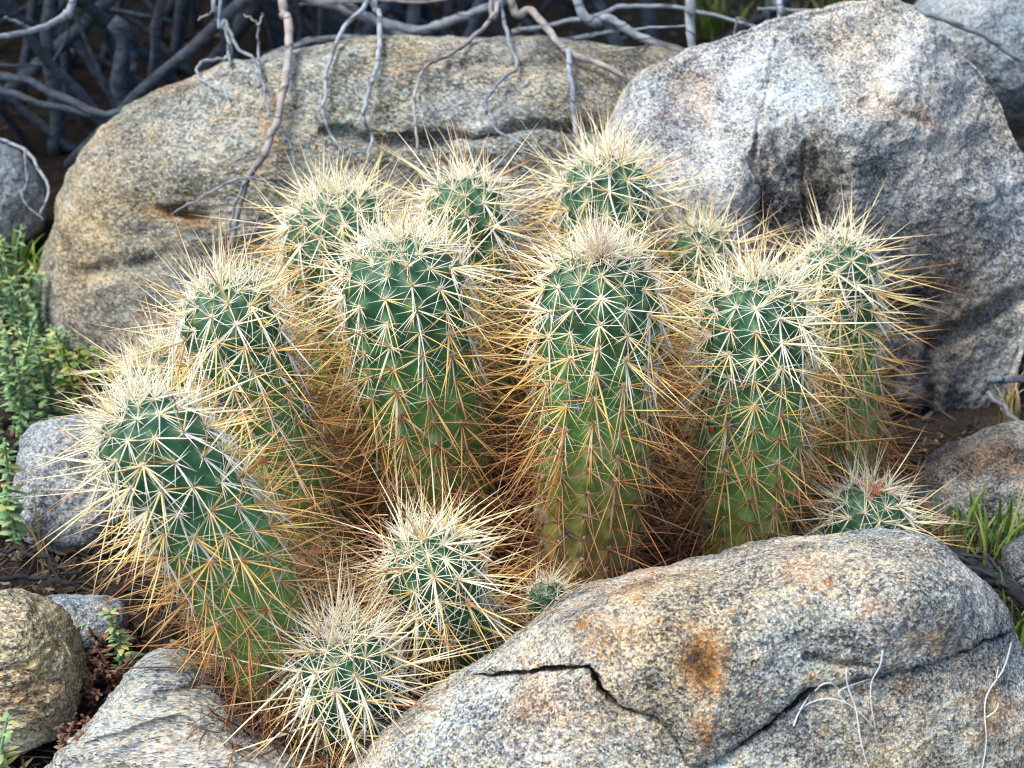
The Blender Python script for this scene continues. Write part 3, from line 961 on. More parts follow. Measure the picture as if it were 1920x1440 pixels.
cactus("slender cactus standing apart against the dark side of the large pale boulder", (1585, 920), (1572, 450), 0.030, 0.035, 70, 12, seed=13, oldbase=0.92)
cactus("small dark green cactus peeping over the cracked boulder, below the slender one", (1622, 1075), (1628, 925), -0.050, -0.060, 86, 12, seed=14, oldbase=0.25, spine=0.9, dome=1.4)
cactus("tiny white spined cactus pup at the foot of the yellowed cactus", (1030, 1172), (1028, 1096), -0.118, -0.122, 40, 10, seed=15, oldbase=0.15, spine=0.5, spacing=0.0075, dome=1.3)

bpy.context.view_layer.update()

# ------------------------------------------------------------------ ray casts on built things
STEMS = [o for o in bpy.data.objects if o.name.startswith("stem")]
ROCKS = [bpy.data.objects["boulder"]]


from mathutils.bvhtree import BVHTree
_trees = {}


def hit(px, py, objs):
    """nearest surface point and normal on the given objects along a pixel's ray"""
    d = ray(px, py)
    best = None
    for o in objs:
        mi = o.matrix_world.inverted()
        if o.name not in _trees: _trees[o.name] = BVHTree.FromObject(o, bpy.context.evaluated_depsgraph_get())
        loc, nor, _, _ = _trees[o.name].ray_cast(mi @ Vector(CAM), (mi.to_3x3() @ Vector(d)).normalized())
        if loc is not None:
            w = o.matrix_world @ loc
            t_ = (w - Vector(CAM)).length
            if best is None or t_ < best[0]: best = (t_, np.array(w), np.array(o.matrix_world.to_3x3() @ nor), o)
    return best


def unit(v):
    v = np.asarray(v, float)
    return v / (np.linalg.norm(v) + 1e-12)


# dried flower remains, buds and yellow petal scraps caught among the spines: parts of the cactus they sit on
def tuft(center, nor, size, nfil, mat, name, parent, seed, spread=0.9, thick=0.00028):
    r = np.random.default_rng(seed)
    mb = MB()
    for q in range(nfil):
        d = unit(nor * 0.8 + r.normal(0, spread, 3))
        L = size * r.uniform(0.5, 1.0)
        P = spine_path(d, L, 0.35, r.normal(0, 1, 3), 4) + center
        s_ = np.linspace(0, 1, 4)
        mb.tube(P, thick * np.array([1.4, 1.1, 0.8, 0.2]), 4, np.stack([s_, 0 * s_, 0 * s_ + r.uniform()], -1), cap=False)
    org = np.array(parent.location)
    o = link(name, mb.mesh(name, org), mat, parent)
    return o


for q, (x, y, sz) in enumerate([(1063, 594, .0085), (1080, 746, .008), (1123, 724, .006), (1034, 800, .009), (1378, 797, .006), (1330, 985, .008), (1062, 1000, .006), (420, 757, .0075), (710, 736, .005), (620, 560, .006), (1388, 705, .006), (312, 1036, .006), (975, 925, .006), (1450, 720, .005)]):
    h = hit(x, y, STEMS)
    if h: tuft(h[1] + h[2] * 0.001, h[2], sz, 22, M['bud'], "dried_flower", h[3].parent, 300 + q)
t = NT("flower_bud", 0.7, 0.2); M['cream'] = t.done((0.80, 0.70, 0.56))
t = NT("pink_bud", 0.7, 0.2); M['pink'] = t.done((0.62, 0.26, 0.16))
for q, (x, y, sz, mt) in enumerate([(1126, 490, .019, 'cream'), (634, 1205, .008, 'cream'), (1642, 930, .010, 'pink')]):
    h = hit(x, y, STEMS)
    if h: tuft(h[1], unit(h[2] * 0.5 + np.array([0, 0, 1.0])), sz, 240 if sz > .012 else 50, M[mt], "flower_bud", h[3].parent, 340 + q, 0.36, 0.00024)
r_ = np.random.default_rng(44)
for q, (x, y) in enumerate([(735, 408), (700, 395), (245, 690), (255, 672), (1005, 772), (640, 330), (1360, 405), (490, 600), (1590, 810)]):
    h = hit(x, y + 25, STEMS)
    if not h: continue
    c = h[1] + h[2] * r_.uniform(0.004, 0.012)
    d = unit(r_.normal(0, 1, 3)); sd_ = unit(np.cross(d, r_.normal(0, 1, 3)))
    mb = MB(); L = r_.uniform(0.004, 0.007)
    tt = np.linspace(0, 1, 5)
    mb.blade(c + d * L * tt[:, None] + h[2] * (0.3 * L * tt ** 2)[:, None], L * 0.3 * np.array([.3, .8, 1, .7, .1]), sd_)
    link("petal_scrap", mb.mesh("petal_scrap", np.array(h[3].parent.location)), M['petal'], h[3].parent)

# red beetle
h = hit(1338, 803, STEMS)
if h:
    nrm = h[2]; upv = unit(UP - nrm * (UP @ nrm) + 0.25 * RIGHT); xv = unit(np.cross(upv, nrm))
    c = h[1] + nrm * 0.0006
    bt = tag(empty("beetle", c), "tiny orange red beetle clinging to the green side of an upright cactus", "beetle")

    def ell(name, off, sz, mat, parent):
        V, Q = [], []
        for i in range(9):
            f = math.pi * (i + 0.02) / 8.04
            for j in range(12):
                a_ = j / 12 * 2 * math.pi
                V.append(xv * (sz[0] * math.sin(f) * math.cos(a_) + off[0]) + upv * (sz[1] * math.cos(f) + off[1]) + nrm * (sz[2] * math.sin(f) * math.sin(a_) + off[2]))
        for i in range(8):
            for j in range(12): Q.append((i * 12 + j, i * 12 + (j + 1) % 12, (i + 1) * 12 + (j + 1) % 12, (i + 1) * 12 + j))
        return link(name, make_mesh(name, np.array(V), Q), mat, parent)
    ell("wing_case", (-0.0005, 0, 0.0006), (0.0006, 0.0017, 0.0007), M['beetle'], bt)
    ell("wing_case", (0.0005, 0, 0.0006), (0.0006, 0.0017, 0.0007), M['beetle'], bt)
    ell("head", (0, 0.0019, 0.0006), (0.0005, 0.0005, 0.0004), M['black'], bt)
    for sgn in (-1, 1):
        for k in (-1, 0, 1):
            mb = MB()
            mb.tube(np.array([xv * sgn * 0.0006 + upv * k * 0.0009, xv * sgn * 0.0015 + upv * k * 0.0013 + nrm * 0.0006, xv * sgn * 0.0020 + upv * k * 0.0016 - nrm * 0.0008]) + nrm * 0.0003, [0.00014, 0.00012, 0.00008], 4)
            mb.build("leg", M['black'], bt)

# ------------------------------------------------------------------ fallen spines and litter
def needle(mb, c, d, L, r0, rv, col):
    P = np.array([c - d * L / 2, c + r0 * 0.0, c + d * L / 2])
    P[1] += rv * L * 0.05
    mb.tube(P, [r0, r0, r0 * 0.25], 3, np.array([0, 0, col]), cap=False)


r_ = np.random.default_rng(91)
mb = MB()
for q in range(5200):
    B, R = FIELD[r_.integers(0, len(FIELD))]
    a_ = r_.uniform(0, 6.28); rr = R * r_.uniform(0.7, 2.3)
    x, y = B[0] + rr * math.cos(a_), B[1] + rr * math.sin(a_)
    z = max(0.0, 0.028 * r_.beta(1.2, 2.2)) + 0.001
    d = unit([r_.normal(), r_.normal(), r_.normal(0, 0.35)])
    needle(mb, np.array([x, y, z]), d, r_.uniform(0.012, 0.034), r_.uniform(0.0003, 0.00055), r_.normal(0, 1, 3), r_.uniform(0, 0.95))
for q in range(4200):
    i1, i2 = r_.integers(0, len(FIELD) - 2, 2)
    B1, B2 = FIELD[i1][0], FIELD[i2][0]
    if i1 == i2 or np.hypot(*(B1 - B2)[:2]) > 0.13: continue
    f = r_.uniform(0.25, 0.75)
    c = B1 * (1 - f) + B2 * f + r_.normal(0, 0.012, 3)
    c[2] = 0.095 * r_.beta(1.0, 2.0) + 0.002
    d = unit([r_.normal(), r_.normal(0, 0.7), r_.normal(0, 0.3)])
    needle(mb, c, d, r_.uniform(0.016, 0.040), r_.uniform(0.00026, 0.00045), r_.normal(0, 1, 3), r_.uniform(0.35, 1.0))
A0 = FIELD[0][0]
for q in range(850):
    f = r_.uniform() ** 1.2
    c = A0 + np.array([r_.normal(-0.010, 0.020), r_.normal(-0.016, 0.015), 0.0])
    c[2] = 0.004 + abs(r_.normal(0, 0.020)) * (1 - 0.3 * f)
    out = unit(np.array([c[0] - A0[0], c[1] - A0[1] - 0.01, 0.0]) + 1e-4)
    d = unit(out * 0.9 + r_.normal(0, 0.55, 3))
    needle(mb, c, d, r_.uniform(0.014, 0.036), r_.uniform(0.0003, 0.00055), r_.normal(0, 1, 3), r_.uniform(0, 0.6))
tag(mb.build("fallen_spines", M['fallen'], None, (0, 0, 0)), "matted brown fallen spines heaped on the soil between the cactus stems", "spine litter", kind="stuff")

# leaf and twig litter on the soil
mb = MB()
for q in range(11500):
    x, y = r_.uniform(-0.75, 0.75), r_.uniform(-0.40, 1.1)
    if q > 9000: x, y = r_.uniform(-0.34, -0.12), r_.uniform(-0.24, 0.10)
    if 7500 < q <= 9000: x, y = r_.uniform(0.18, 0.36), r_.uniform(-0.14, 0.10)
    z = float(ground_h(np.array([x]), np.array([y]))[0]) if False else 0.0
    c = np.array([x, y, r_.uniform(-0.004, 0.006)])
    d = unit([r_.normal(), r_.normal(), r_.normal(0, 0.3)])
    if r_.uniform() < 0.6:
        L = r_.uniform(0.003, 0.010)
        tt = np.linspace(-.5, .5, 3)
        mb.blade(c + d * L * tt[:, None], L * 0.22 * np.array([.3, 1, .2]), np.cross(d, [0, 0, 1]) + r_.normal(0, .4, 3), np.array([0, 0, r_.uniform()]))
    else:
        needle(mb, c, d, r_.uniform(0.008, 0.03), r_.uniform(0.0003, 0.0009), r_.normal(0, 1, 3), r_.uniform(0, 0.7))
V = np.vstack(mb.V)
cid = np.concatenate([np.full(len(v), k) for k, v in enumerate(mb.V)])
cx = np.array([v.mean(0) for v in mb.V])
hz = ground_h(cx[:, 0], cx[:, 1])
mb.V = [v + np.array([0, 0, hz[k] + 0.004]) for k, v in enumerate(mb.V)]
tag(mb.build("leaf_litter", M['litter'], None, (0, 0, 0)), "scattered dry brown leaf and twig litter covering the soil", "leaf litter", kind="stuff")

# ------------------------------------------------------------------ shrub with drooping bare branches
def branch_pts(ctrl, n=10, wob=0.0025, seed=0):
    P = catmull(ctrl, n)
    k = np.arange(len(P))
    z = np.stack([k * 0.23 + seed * 7.1, 0 * k + seed * 1.3, 0 * k], -1)
    return P + wob * np.stack([fbm(z, 3, 0.6), fbm(z + 31, 3, 0.6), fbm(z + 67, 3, 0.6)], -1)


def rad_noise(n, r0, r1, seed):
    k = np.arange(n)
    z = np.stack([k * 0.7 + seed * 3.1, 0 * k + seed, 0 * k], -1)
    return np.linspace(r0, r1, n) * (1 + 0.22 * noise3(z) + 0.30 * np.clip(noise3(z * 2.3 + 11), 0, 1) ** 2)


OVER = [bpy.data.objects['boulder.002']]
HUB = np.array([-0.02, 0.70, 0.46])
shrub = tag(empty("shrub", (-0.05, 0.80, 0.0)), "tangled grey shrub with bare branches drooping over the long rounded tan boulder", "shrub")
SB = np.array(shrub.location)
MPX = 1.0 / FPX


def px_branch(pts, w0, w1, Y0, Y1, mat='bark', up=True, seed=0, dark=0.0, parent=shrub, name="branch", wob=0.0012):
    """pts in photo pixels from the shrub outwards; depth runs Y0 -> Y1"""
    n = len(pts)
    ctrl = []
    for k, (x, y) in enumerate(pts):
        yy = Y0 + (Y1 - Y0) * k / (n - 1)
        h = hit(x, y, OVER)
        if h and yy < 0.40: yy = min(yy, h[1][1] - 0.008 - 0.5 * w0 * MPX * 1.2)
        ctrl.append(atY(x, y, yy))
    if len(ctrl) > 2:        # ease depth jumps where the branch leaves the rock's edge
        for _ in range(2):
            yv = [c[1] for c in ctrl]
            for k in range(len(ctrl) - 1):
                if yv[k] - yv[k + 1] > 0.05: ctrl[k] = atY(pts[k][0], pts[k][1], yv[k + 1] + 0.05)
    rs = np.random.default_rng(seed + 500)
    if up:
        p0 = ctrl[0]
        hub = HUB + np.array([p0[0] * 0.5, 0, 0]) + rs.normal(0, 0.04, 3)
        ctrl = [hub, 0.5 * hub + 0.5 * p0 + np.array([0, 0, 0.05]) + rs.normal(0, 0.015, 3)] + ctrl
    P = branch_pts(ctrl, 9, wob, seed)
    dist = (np.array(ctrl[-1]) - CAM) @ FWD
    mb = MB()
    ra = rad_noise(len(P), w0 * 0.5 * dist * MPX * (1.25 if up else 1.0), w1 * 0.5 * dist * MPX, seed)
    mb.tube(P, ra, 9, np.array([dark, 0, 0]))
    o = link(name, mb.mesh(name, SB if parent is shrub else np.array(parent.location)), M[mat], parent)
    return o


BR = [
    ([(530, -60), (540, 40), (536, 140), (522, 215), (497, 285), (462, 338), (447, 400), (430, 475)], 19, 12, .33, .175, 'bark_tan', True),
    ([(405, -50), (416, 30), (427, 80), (433, 122)], 11, 7, .33, .30, 'bark', True),
    ([(428, 70), (430, 105), (400, 112), (374, 120), (372, 145), (400, 162), (426, 178), (408, 218)], 9, 4, .31, .25, 'bark', False),
    ([(415, -30), (425, 40), (445, 88), (478, 112), (491, 150), (504, 210), (528, 248), (547, 278), (553, 315)], 8, 5, .31, .19, 'bark', True),
    ([(712, -60), (690, 0), (642, 58), (616, 120), (607, 195), (615, 240), (642, 285)], 11, 6, .32, .20, 'bark', True),
    ([(700, -60), (712, 25), (709, 105), (690, 178), (682, 222), (697, 258), (690, 295)], 13, 7, .32, .19, 'bark', True),
    ([(925, -50), (934, 8), (900, 58), (850, 98), (800, 124), (779, 168), (778, 222), (786, 285)], 11, 6, .32, .18, 'bark_tan', True),
    ([(934, -5), (953, 75), (969, 120), (932, 158), (911, 190), (915, 222), (938, 250), (985, 272)], 10, 6, .31, .19, 'bark', False),
    ([(950, -40), (1000, 20), (1060, 92), (1122, 120), (1190, 158)], 19, 12, .33, .27, 'bark_tan', True),
    ([(1066, 95), (1072, 160), (1078, 225), (1082, 275)], 14, 11, .29, .20, 'bark', False),
    ([(1075, -30), (1150, 38), (1230, 80), (1305, 102)], 21, 17, .36, .33, 'bark', True),
    ([(1297, -60), (1293, 20), (1298, 98)], 22, 19, .30, .285, 'bark', True),
    ([(1450, -50), (1456, 0), (1466, 48)], 14, 11, .31, .30, 'bark', True),
    ([(530, -20), (640, 14), (720, 44), (790, 56), (858, 34), (920, 12), (1000, -25)], 26, 20, .46, .42, 'bark', False),
    ([(440, 190), (470, 130), (540, 90), (620, 72), (760, 72), (1000, 78)], 18, 12, .50, .46, 'bark', False),
    ([(600, -30), (760, 68), (960, 84), (1150, 60)], 16, 12, .44, .42, 'bark', False),
    ([(960, 60), (1090, 36), (1180, 12), (1300, 20), (1480, 70)], 12, 8, .44, .42, 'bark', False),
    ([(1110, 70), (1180, 55), (1290, 50)], 6, 4, .36, .34, 'bark', False),
    ([(150, -50), (120, 28), (60, 55), (-20, 72)], 18, 12, .36, .30, 'bark', True),
    ([(60, 55), (30, 40), (8, 32)], 9, 6, .32, .31, 'bark', False),
    ([(-120, 180), (-30, 250), (45, 280), (76, 322), (90, 352), (76, 402)], 10, 5, .34, .26, 'bark', True),
    ([(48, 284), (50, 340), (42, 372), (80, 412)], 7, 4, .28, .26, 'bark', False),
    ([(486, 165), (484, 100), (486, 45), (494, 25)], 7, 4, .27, .27, 'bark', False),
    ([(486, 48), (470, 34), (458, 28)], 6, 3, .27, .27, 'bark_tan', False),
    ([(410, 15), (385, 30), (372, 38)], 6, 4, .32, .31, 'bark_tan', False),
    ([(552, 372), (505, 345), (465, 334), (420, 346), (370, 376), (318, 402)], 7, 4, .18, .17, 'bark', False),
    ([(460, 340), (440, 390), (430, 430), (460, 420)], 8, 5, .18, .17, 'bark', False),
    ([(1640, -40), (1690, 12), (1760, 34), (1850, 68), (1935, 135)], 15, 12, .36, .34, 'bark', True),
    ([(1690, 10), (1560, 20), (1420, 18)], 11, 7, .37, .36, 'bark', False),
    ([(1380, 100), (1378, 60), (1382, 35), (1400, 38)], 6, 3, .36, .36, 'bark_tan', False),
    ([(1160, 95), (1200, 90), (1230, 78)], 6, 3, .33, .33, 'bark_tan', False),
    ([(690, 150), (705, 140), (735, 160)], 4, 3, .27, .26, 'bark', False),
    ([(785, 180), (800, 215), (815, 235)], 5, 3, .22, .21, 'bark', False),
    ([(835, -30), (830, 0), (690, 2), (560, 8)], 8, 6, .40, .38, 'bark_tan', False),
]
for q, (pts, w0, w1, Y0, Y1, mt, up) in enumerate(BR):
    px_branch(pts, w0 * 0.88, w1 * 0.8, Y0, Y1, mt, up, q + 1, [0.0, 0.35, 0.15, 0.6][q % 4] if mt == 'bark' and q not in (5, 11, 4) else 0.0)

# the tangle of shaded stems behind, rising from the soil to the added crown
rs = np.random.default_rng(77)
for q in range(150):
    x = rs.uniform(-0.72, -0.02) if q < 118 else rs.uniform(0.0, 0.7)
    y = rs.uniform(0.42, 0.95) if x < -0.2 else rs.uniform(0.58, 1.0)
    b0 = np.array([x, y, -0.01])
    lean = rs.normal(0, 0.14, 2)
    hgt = rs.uniform(0.22, 0.55)
    c = [b0, b0 + np.array([lean[0] * 0.5 + rs.normal(0, .03), lean[1] * 0.4 - 0.02, hgt * 0.4]), b0 + np.array([lean[0] * 1.3, lean[1] - 0.06, hgt * 0.75]), b0 + np.array([lean[0] * 1.9 + rs.normal(0, .05), lean[1] * 1.2, hgt])]
    if rs.uniform() < 0.25:
        e_ = c[0] + np.array([rs.uniform(-.3, .3), rs.uniform(-.1, .1), rs.uniform(0.03, 0.12)])
        c = [b0, 0.5 * (b0 + e_) + np.array([0, 0, 0.06]), e_, e_ + np.array([rs.uniform(-.1, .1), 0, rs.uniform(-.02, .05)])]
    P = branch_pts(c, 8, 0.006, 200 + q)
    mb = MB()
    r0 = rs.uniform(0.0016, 0.0068)
    mb.tube(P, rad_noise(len(P), r0, r0 * 0.55, q), 7, np.array([rs.uniform(0.0, 0.8), 0, 0]))
    link("branch", mb.mesh("branch", SB), M['bark_dark'], shrub)


def leaves(n, C, D, S, L, wid, tint):
    """n three-station leaves at once"""
    D = D / np.linalg.norm(D, axis=1, keepdims=True)
    S = S - D * (S * D).sum(1, keepdims=True); S /= np.linalg.norm(S, axis=1, keepdims=True)
    U = np.cross(D, S)
    V = []
    for f, w in ((0, .3), (.5, 1.0), (1.0, .08)):
        P = C + D * (L * f)[:, None]
        h = (wid * w)[:, None]
        V += [P - S * h + U * h * .3, P, P + S * h + U * h * .3]
    V = np.stack(V, 1).reshape(-1, 3)
    k = (np.arange(n) * 9)[:, None]
    Q = np.concatenate([k + np.array(q) for q in ((0, 1, 4, 3), (1, 2, 5, 4), (3, 4, 7, 6), (4, 5, 8, 7))])
    A = np.zeros((n * 9, 3)); A[:, 2] = np.repeat(tint, 9)
    return V, Q, A


# leafy crown above the tangle: unseen, added to shade the ground behind
n = 32000
x, y = rs.uniform(-1.3, 1.0, n), rs.uniform(0.40, 1.75, n)
top = 0.66 + 0.2 * np.sin(3 * x + 1) * np.cos(2.4 * y)
z = 0.22 + 0.10 * (x > 0.15) + rs.uniform(0, 1, n) ** 1.3 * (top - 0.22)
keep = ~((z < 0.34) & (y < 0.62)) & ~((x > 0.2) & (rs.uniform(size=n) < 0.6)) & ~((y < 0.5) & (x > -0.25))
x, y, z = x[keep], y[keep], z[keep]
n = len(x)
L = rs.uniform(0.016, 0.034, n)
mb = MB()
V, Q, A = leaves(n, np.stack([x, y, z], -1), rs.normal(size=(n, 3)), rs.normal(size=(n, 3)), L, L * 0.24, rs.uniform(size=n))
mb.add(V, Q, None, A)
link("crown", mb.mesh("crown", SB), M['olive'], shrub)

# ------------------------------------------------------------------ loose wood
def loose(name, label, pts, w0, w1, mat, zs, seed, fib=0):
    n = len(pts)
    ctrl = [atZ(x, y, zs[0] + (zs[1] - zs[0]) * k / (n - 1)) for k, (x, y) in enumerate(pts)]
    root = tag(empty(name, ctrl[0]), label, "twig" if "twig" in name else "branch")
    P = branch_pts(ctrl, 10, 0.002, seed)
    s_ = ((P[0] - CAM) @ FWD) * MPX
    mb = MB(); mb.tube(P, rad_noise(len(P), w0 * .5 * s_, w1 * .5 * s_, seed), 9, np.array([0.9, 0, 0]))
    link("wood", mb.mesh("wood", ctrl[0]), M[mat], root)
    r2 = np.random.default_rng(seed)
    for k in range(fib):
        i0 = r2.integers(2, len(P) - 3)
        d = unit(P[i0 + 1] - P[i0]) * r2.choice([-1, 1])
        L = r2.uniform(0.01, 0.026)
        pp = spine_path(unit(d + r2.normal(0, .35, 3) + np.array([0, 0, .3])), L, 0.3, r2.normal(0, 1, 3), 5) + P[i0]
        mb = MB(); mb.tube(pp, np.linspace(0.0016, 0.0004, 5), 5)
        link("splinter", mb.mesh("splinter", ctrl[0]), M[mat], root)
    return root


loose("charred_branch", "charred splintered branch lying against the cracked boulder beside the grass", [(1770, 1035), (1815, 1055), (1855, 1080), (1900, 1108), (1960, 1150)], 34, 26, 'charred', (.02, .015), 61, 16)
loose("fallen_twig", "thin dark twig on the litter above the flat blue grey rock", [(-40, 1092), (30, 1082), (100, 1088), (155, 1096)], 12, 8, 'charred', (.012, .012), 62)
loose("fallen_twig", "crooked dark twig at the foot of the blurred pale grey rock", [(-40, 1036), (30, 1034), (75, 1042), (112, 1062), (150, 1078)], 9, 6, 'charred', (.02, .02), 63)
loose("fallen_twig", "grey twig poking out below the large pale boulder, above the mottled rock", [(1850, 735), (1880, 760), (1930, 815), (1990, 850)], 9, 7, 'bark', (.02, .02), 64)
loose("fallen_twig", "short blue grey twig beside the large pale boulder's lower side", [(1860, 712), (1900, 710), (1960, 716)], 16, 12, 'bark', (.03, .03), 65)
loose("fallen_twig", "blurred grey twig on the ground between herbs and the long rounded boulder", [(40, 765), (80, 768), (130, 782)], 8, 5, 'charred', (.01, .01), 66)

# ------------------------------------------------------------------ herbs, weeds and grass
def herb(label, bx, by, hpx, seed, mat='herb', nst=3, leaf=0.009, wide=0.36, group="green herbs by the boulders", name="herb", bz=0.0, spread=0.35):
    r2 = np.random.default_rng(seed)
    base = atZ(bx, by, bz)
    hgt = hpx * ((base - CAM) @ FWD) * MPX
    root = tag(empty(name, base), label, "herb" if name == "herb" else "weed", group)
    fol = MB()
    for k in range(nst):
        a_ = r2.uniform(0, 6.28)
        top = np.array([math.cos(a_) * spread * hgt * r2.uniform(.2, 1), math.sin(a_) * spread * hgt * r2.uniform(.2, 1), hgt * r2.uniform(.65, 1.0)])
        P = branch_pts([(0, 0, -0.004), top * np.array([.3, .3, .5]), top], 9, 0.0012, seed + k)
        mb = MB(); mb.tube(P, np.linspace(0.0011, 0.0006, len(P)), 5, np.array([0, 0, 0.6]))
        link("stem", mb.mesh("stem"), M[mat], root)
        nl = int(16 + 26 * min(1.2, hgt / 0.07))
        for q in range(nl):
            f = r2.uniform(0.08, 1.0)
            i0 = f * (len(P) - 1); c = P[int(i0)]
            a2 = q * 2.4 + r2.normal(0, .3)
            d = unit([math.cos(a2), math.sin(a2), r2.uniform(0.0, 0.9)])
            L = leaf * r2.uniform(.5, 1.15) * (1.15 - 0.5 * f)
            tt = np.linspace(0, 1, 5)
            pth = c + d * L * tt[:, None] + np.array([0, 0, -0.35 * L]) * (tt ** 2)[:, None]
            fol.blade(pth, L * wide * 0.5 * np.array([.35, .85, 1, .7, .08]), np.cross(d, [0, 0, 1.0]) + r2.normal(0, .15, 3), np.array([0, 0, np.clip(r2.normal(0.45 + 0.3 * f, .28), 0, 1)]))
    link("foliage", fol.mesh("foliage"), M[mat], root)
    return root


HL = "soft green herb growing in the shaded patch beside the long rounded boulder"
for q, (x, y, hp) in enumerate([(-20, 790, 280), (45, 815, 240), (95, 780, 170), (150, 785, 190), (60, 690, 210), (10, 700, 290), (125, 720, 130), (30, 600, 200), (-30, 600, 240), (75, 620, 140), (185, 770, 150), (-10, 850, 220), (110, 700, 110), (20, 760, 260), (70, 770, 200)]):
    if q in (3, 10): herb("yellowish flowering herb at the foot of the long rounded boulder", x, y, hp, 700 + q, 'grass', 4, 0.010, 0.5, "yellowish herbs at the boulder foot")
    elif q in (5, 13): herb("tall pale herb spike rising above the other herbs beside the long boulder", x, y, hp, 700 + q, 'herb', 2, 0.010, 0.4, "tall herb spikes", spread=0.15)
    else: herb(HL, x, y, hp, 700 + q, nst=4 + q % 3, spread=0.22, group="herbs beside the long boulder")
herb("upright pale green herb in front of the blurred pale grey rock", 28, 1015, 270, 730, nst=2, leaf=0.011, wide=0.42, spread=0.12, group=None)
herb("fern like green herb in front of the yellow ochre rock", 5, 1560, 260, 731, nst=4, leaf=0.011, wide=0.34, spread=0.3, group=None)
herb("single green herb sprig beside the sloping banded rock's upper corner", 235, 1260, 150, 732, nst=2, leaf=0.010, spread=0.2, group=None)
herb("thin green shoot between the yellow ochre rock and the flat blue grey rock", 148, 1240, 90, 733, nst=1, leaf=0.006, spread=0.1, group=None)
for q, (x, y, hp) in enumerate([(165, 1265, 90), (195, 1235, 80), (215, 1290, 90), (170, 1330, 90), (140, 1400, 80), (235, 1230, 70), (120, 1440, 90), (185, 1390, 70), (210, 1200, 60)]):
    herb("small dry reddish weed in the gap between the ochre and banded rocks", x, y, hp, 750 + q, 'redweed', 4, 0.005, 0.5, "dry reddish weeds between the rocks", "dry_weed", spread=0.6)
herb("bright green leafy sprig in front of the pale rock with the dark branch", 1925, 330, 330, 734, nst=2, leaf=0.013, wide=0.3, spread=0.12, group=None)


def grass(label, bx, by, hpx, nb, seed, mat='grass', group=None, bz=0.0, w=0.0008, lean=0.5):
    r2 = np.random.default_rng(seed)
    base = atZ(bx, by, bz)
    hgt = hpx * ((base - CAM) @ FWD) * MPX
    root = tag(empty("grass_tuft", base), label, "grass", group)
    for k in range(nb):
        a_ = r2.uniform(0, 6.28); h_ = hgt * r2.uniform(.5, 1.0); ln = lean * h_ * r2.uniform(.2, 1.2)
        d = np.array([math.cos(a_), math.sin(a_), 0])
        tt = np.linspace(0, 1, 8)[:, None]
        P = r2.normal(0, 0.003, 3) * np.array([1, 1, 0]) + d * ln * tt ** 2 + np.array([0, 0, 1.0]) * h_ * (tt - 0.18 * tt ** 3) + np.array([0, 0, -0.003])
        mb = MB()
        mb.blade(P, w * r2.uniform(.7, 1.3) * np.array([.7, .9, 1, 1, .9, .7, .45, .05]), np.cross(d, [0, 0, 1]) + r2.normal(0, .2, 3), np.array([0, 0, r2.uniform(0, 1)]))
        link("blade", mb.mesh("blade"), M[mat], root)
    return root


GL = "sparse green grass tuft between the mottled low rock and the cracked boulder"
for q, (x, y, hp, nb) in enumerate([(1760, 1030, 120, 9), (1800, 1045, 140, 8), (1845, 1020, 110, 9), (1880, 1035, 150, 7), (1720, 1010, 80, 7), (1905, 1000, 140, 8), (1745, 985, 90, 8), (1785, 1000, 130, 7), (1822, 985, 110, 8), (1868, 985, 120, 7), (1840, 1060, 130, 6)]):
    grass(GL, x, y, hp, nb, 800 + q, group="grass between the rocks")
grass("green and yellow grass tuft growing over the charred branch", 1905, 1190, 170, 10, 820)
for q, (x, y, hp, nb) in enumerate([(1890, 800, 150, 14), (1925, 790, 170, 14), (1900, 760, 120, 12)]):
    grass("dry straw coloured grass tuft beside the large pale boulder's foot", x, y, hp, nb, 830 + q, 'straw', "straw grass beside the pale boulder")
for q in range(16):
    grass("blurred yellow green grass tuft in the gap between the two large boulders", 1290 + 22 * q + rs.uniform(-10, 10), rs.uniform(20, 95), rs.uniform(90, 150), 12, 850 + q, 'grass' if q % 3 else 'straw', "grass behind the boulders", w=0.0018)
for q, (x, y) in enumerate([(20, 560), (60, 540), (-20, 520), (90, 560), (-60, 640), (40, 500)]):
    grass("blurred fresh green grass tuft in the shade near the blue grey rock", x, y, 130, 10, 880 + q, 'grass', "shaded grass by the herbs", w=0.0016)
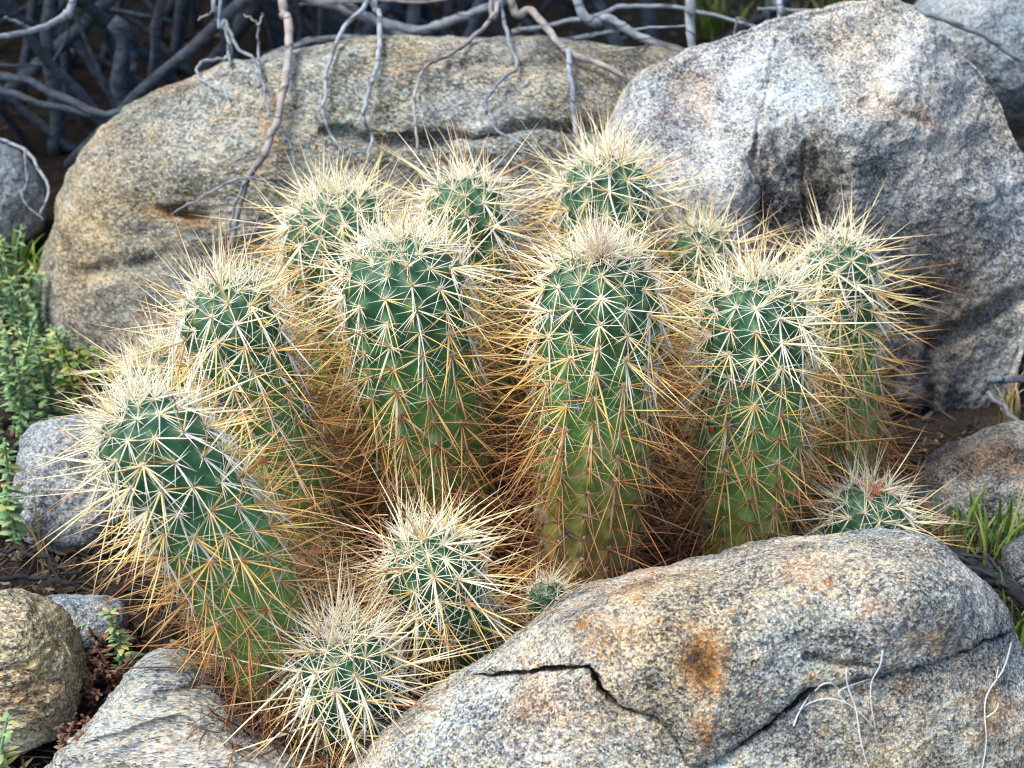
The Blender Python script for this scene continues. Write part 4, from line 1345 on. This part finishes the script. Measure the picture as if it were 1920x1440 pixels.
for q, (x, y, hp) in enumerate([(1870, 1500, 330), (1915, 1500, 300), (1825, 1520, 280)]):
    grass("thin pale dry grass stalks rising in front of the cracked boulder", x, y, hp, 5, 900 + q, 'straw', "dry stalks before the cracked boulder", w=0.0006, lean=0.25)
grass("pale dry grass stalks against the blurred pale grey rock", 85, 1060, 260, 7, 910, 'straw', None, w=0.0006, lean=0.4)
grass("thin dry stalks in front of the yellow ochre rock, beside the herb", 50, 1520, 200, 6, 911, 'straw', None, w=0.0007, lean=0.4)

# bleached curly dry stems lying on the cracked boulder
PALE = [[(1488, 1362), (1500, 1332), (1525, 1315), (1560, 1310), (1600, 1325), (1642, 1368)],
        [(1586, 1255), (1590, 1290), (1605, 1328), (1612, 1380), (1625, 1430), (1645, 1480)],
        [(1655, 1220), (1650, 1250), (1635, 1275), (1632, 1312), (1642, 1368)],
        [(1586, 1316), (1572, 1302), (1582, 1290), (1634, 1272)],
        [(1528, 1296), (1545, 1281), (1565, 1284), (1578, 1302)],
        [(1500, 1332), (1512, 1312), (1520, 1300)]]
PALE2 = [[(1896, 1205), (1882, 1255), (1852, 1298), (1846, 1335), (1850, 1390), (1842, 1440)], [(1850, 1345), (1868, 1332), (1872, 1318)], [(1882, 1255), (1868, 1275), (1872, 1250)]]
for nm, (lst, lab) in enumerate([(PALE, "curly bleached white dry plant stems lying on the cracked boulder"), (PALE2, "thin bleached forked stem on the cracked boulder near its grassy end")]):
    root = None
    for k, ln in enumerate(lst):
        P = []
        for (x, y) in catmull(ln, 6):
            h = hit(x, y, ROCKS)
            off = 0.0022 + 0.0018 * math.sin(0.02 * x + k)
            P.append(h[1] - ray(x, y) * off if h else atY(x, y, -0.27))
        P = np.array(P)
        for _ in range(4): P[1:-1] = 0.25 * P[:-2] + 0.5 * P[1:-1] + 0.25 * P[2:]
        if root is None: root = tag(empty("dried_plant", P[0]), lab, "dead plant")
        mb = MB(); mb.tube(P, np.linspace(0.00040, 0.00018, len(P)), 5, np.array([0, 0, .6]))
        link("stalk", mb.mesh("stalk", np.array(root.location)), M['pale'], root)
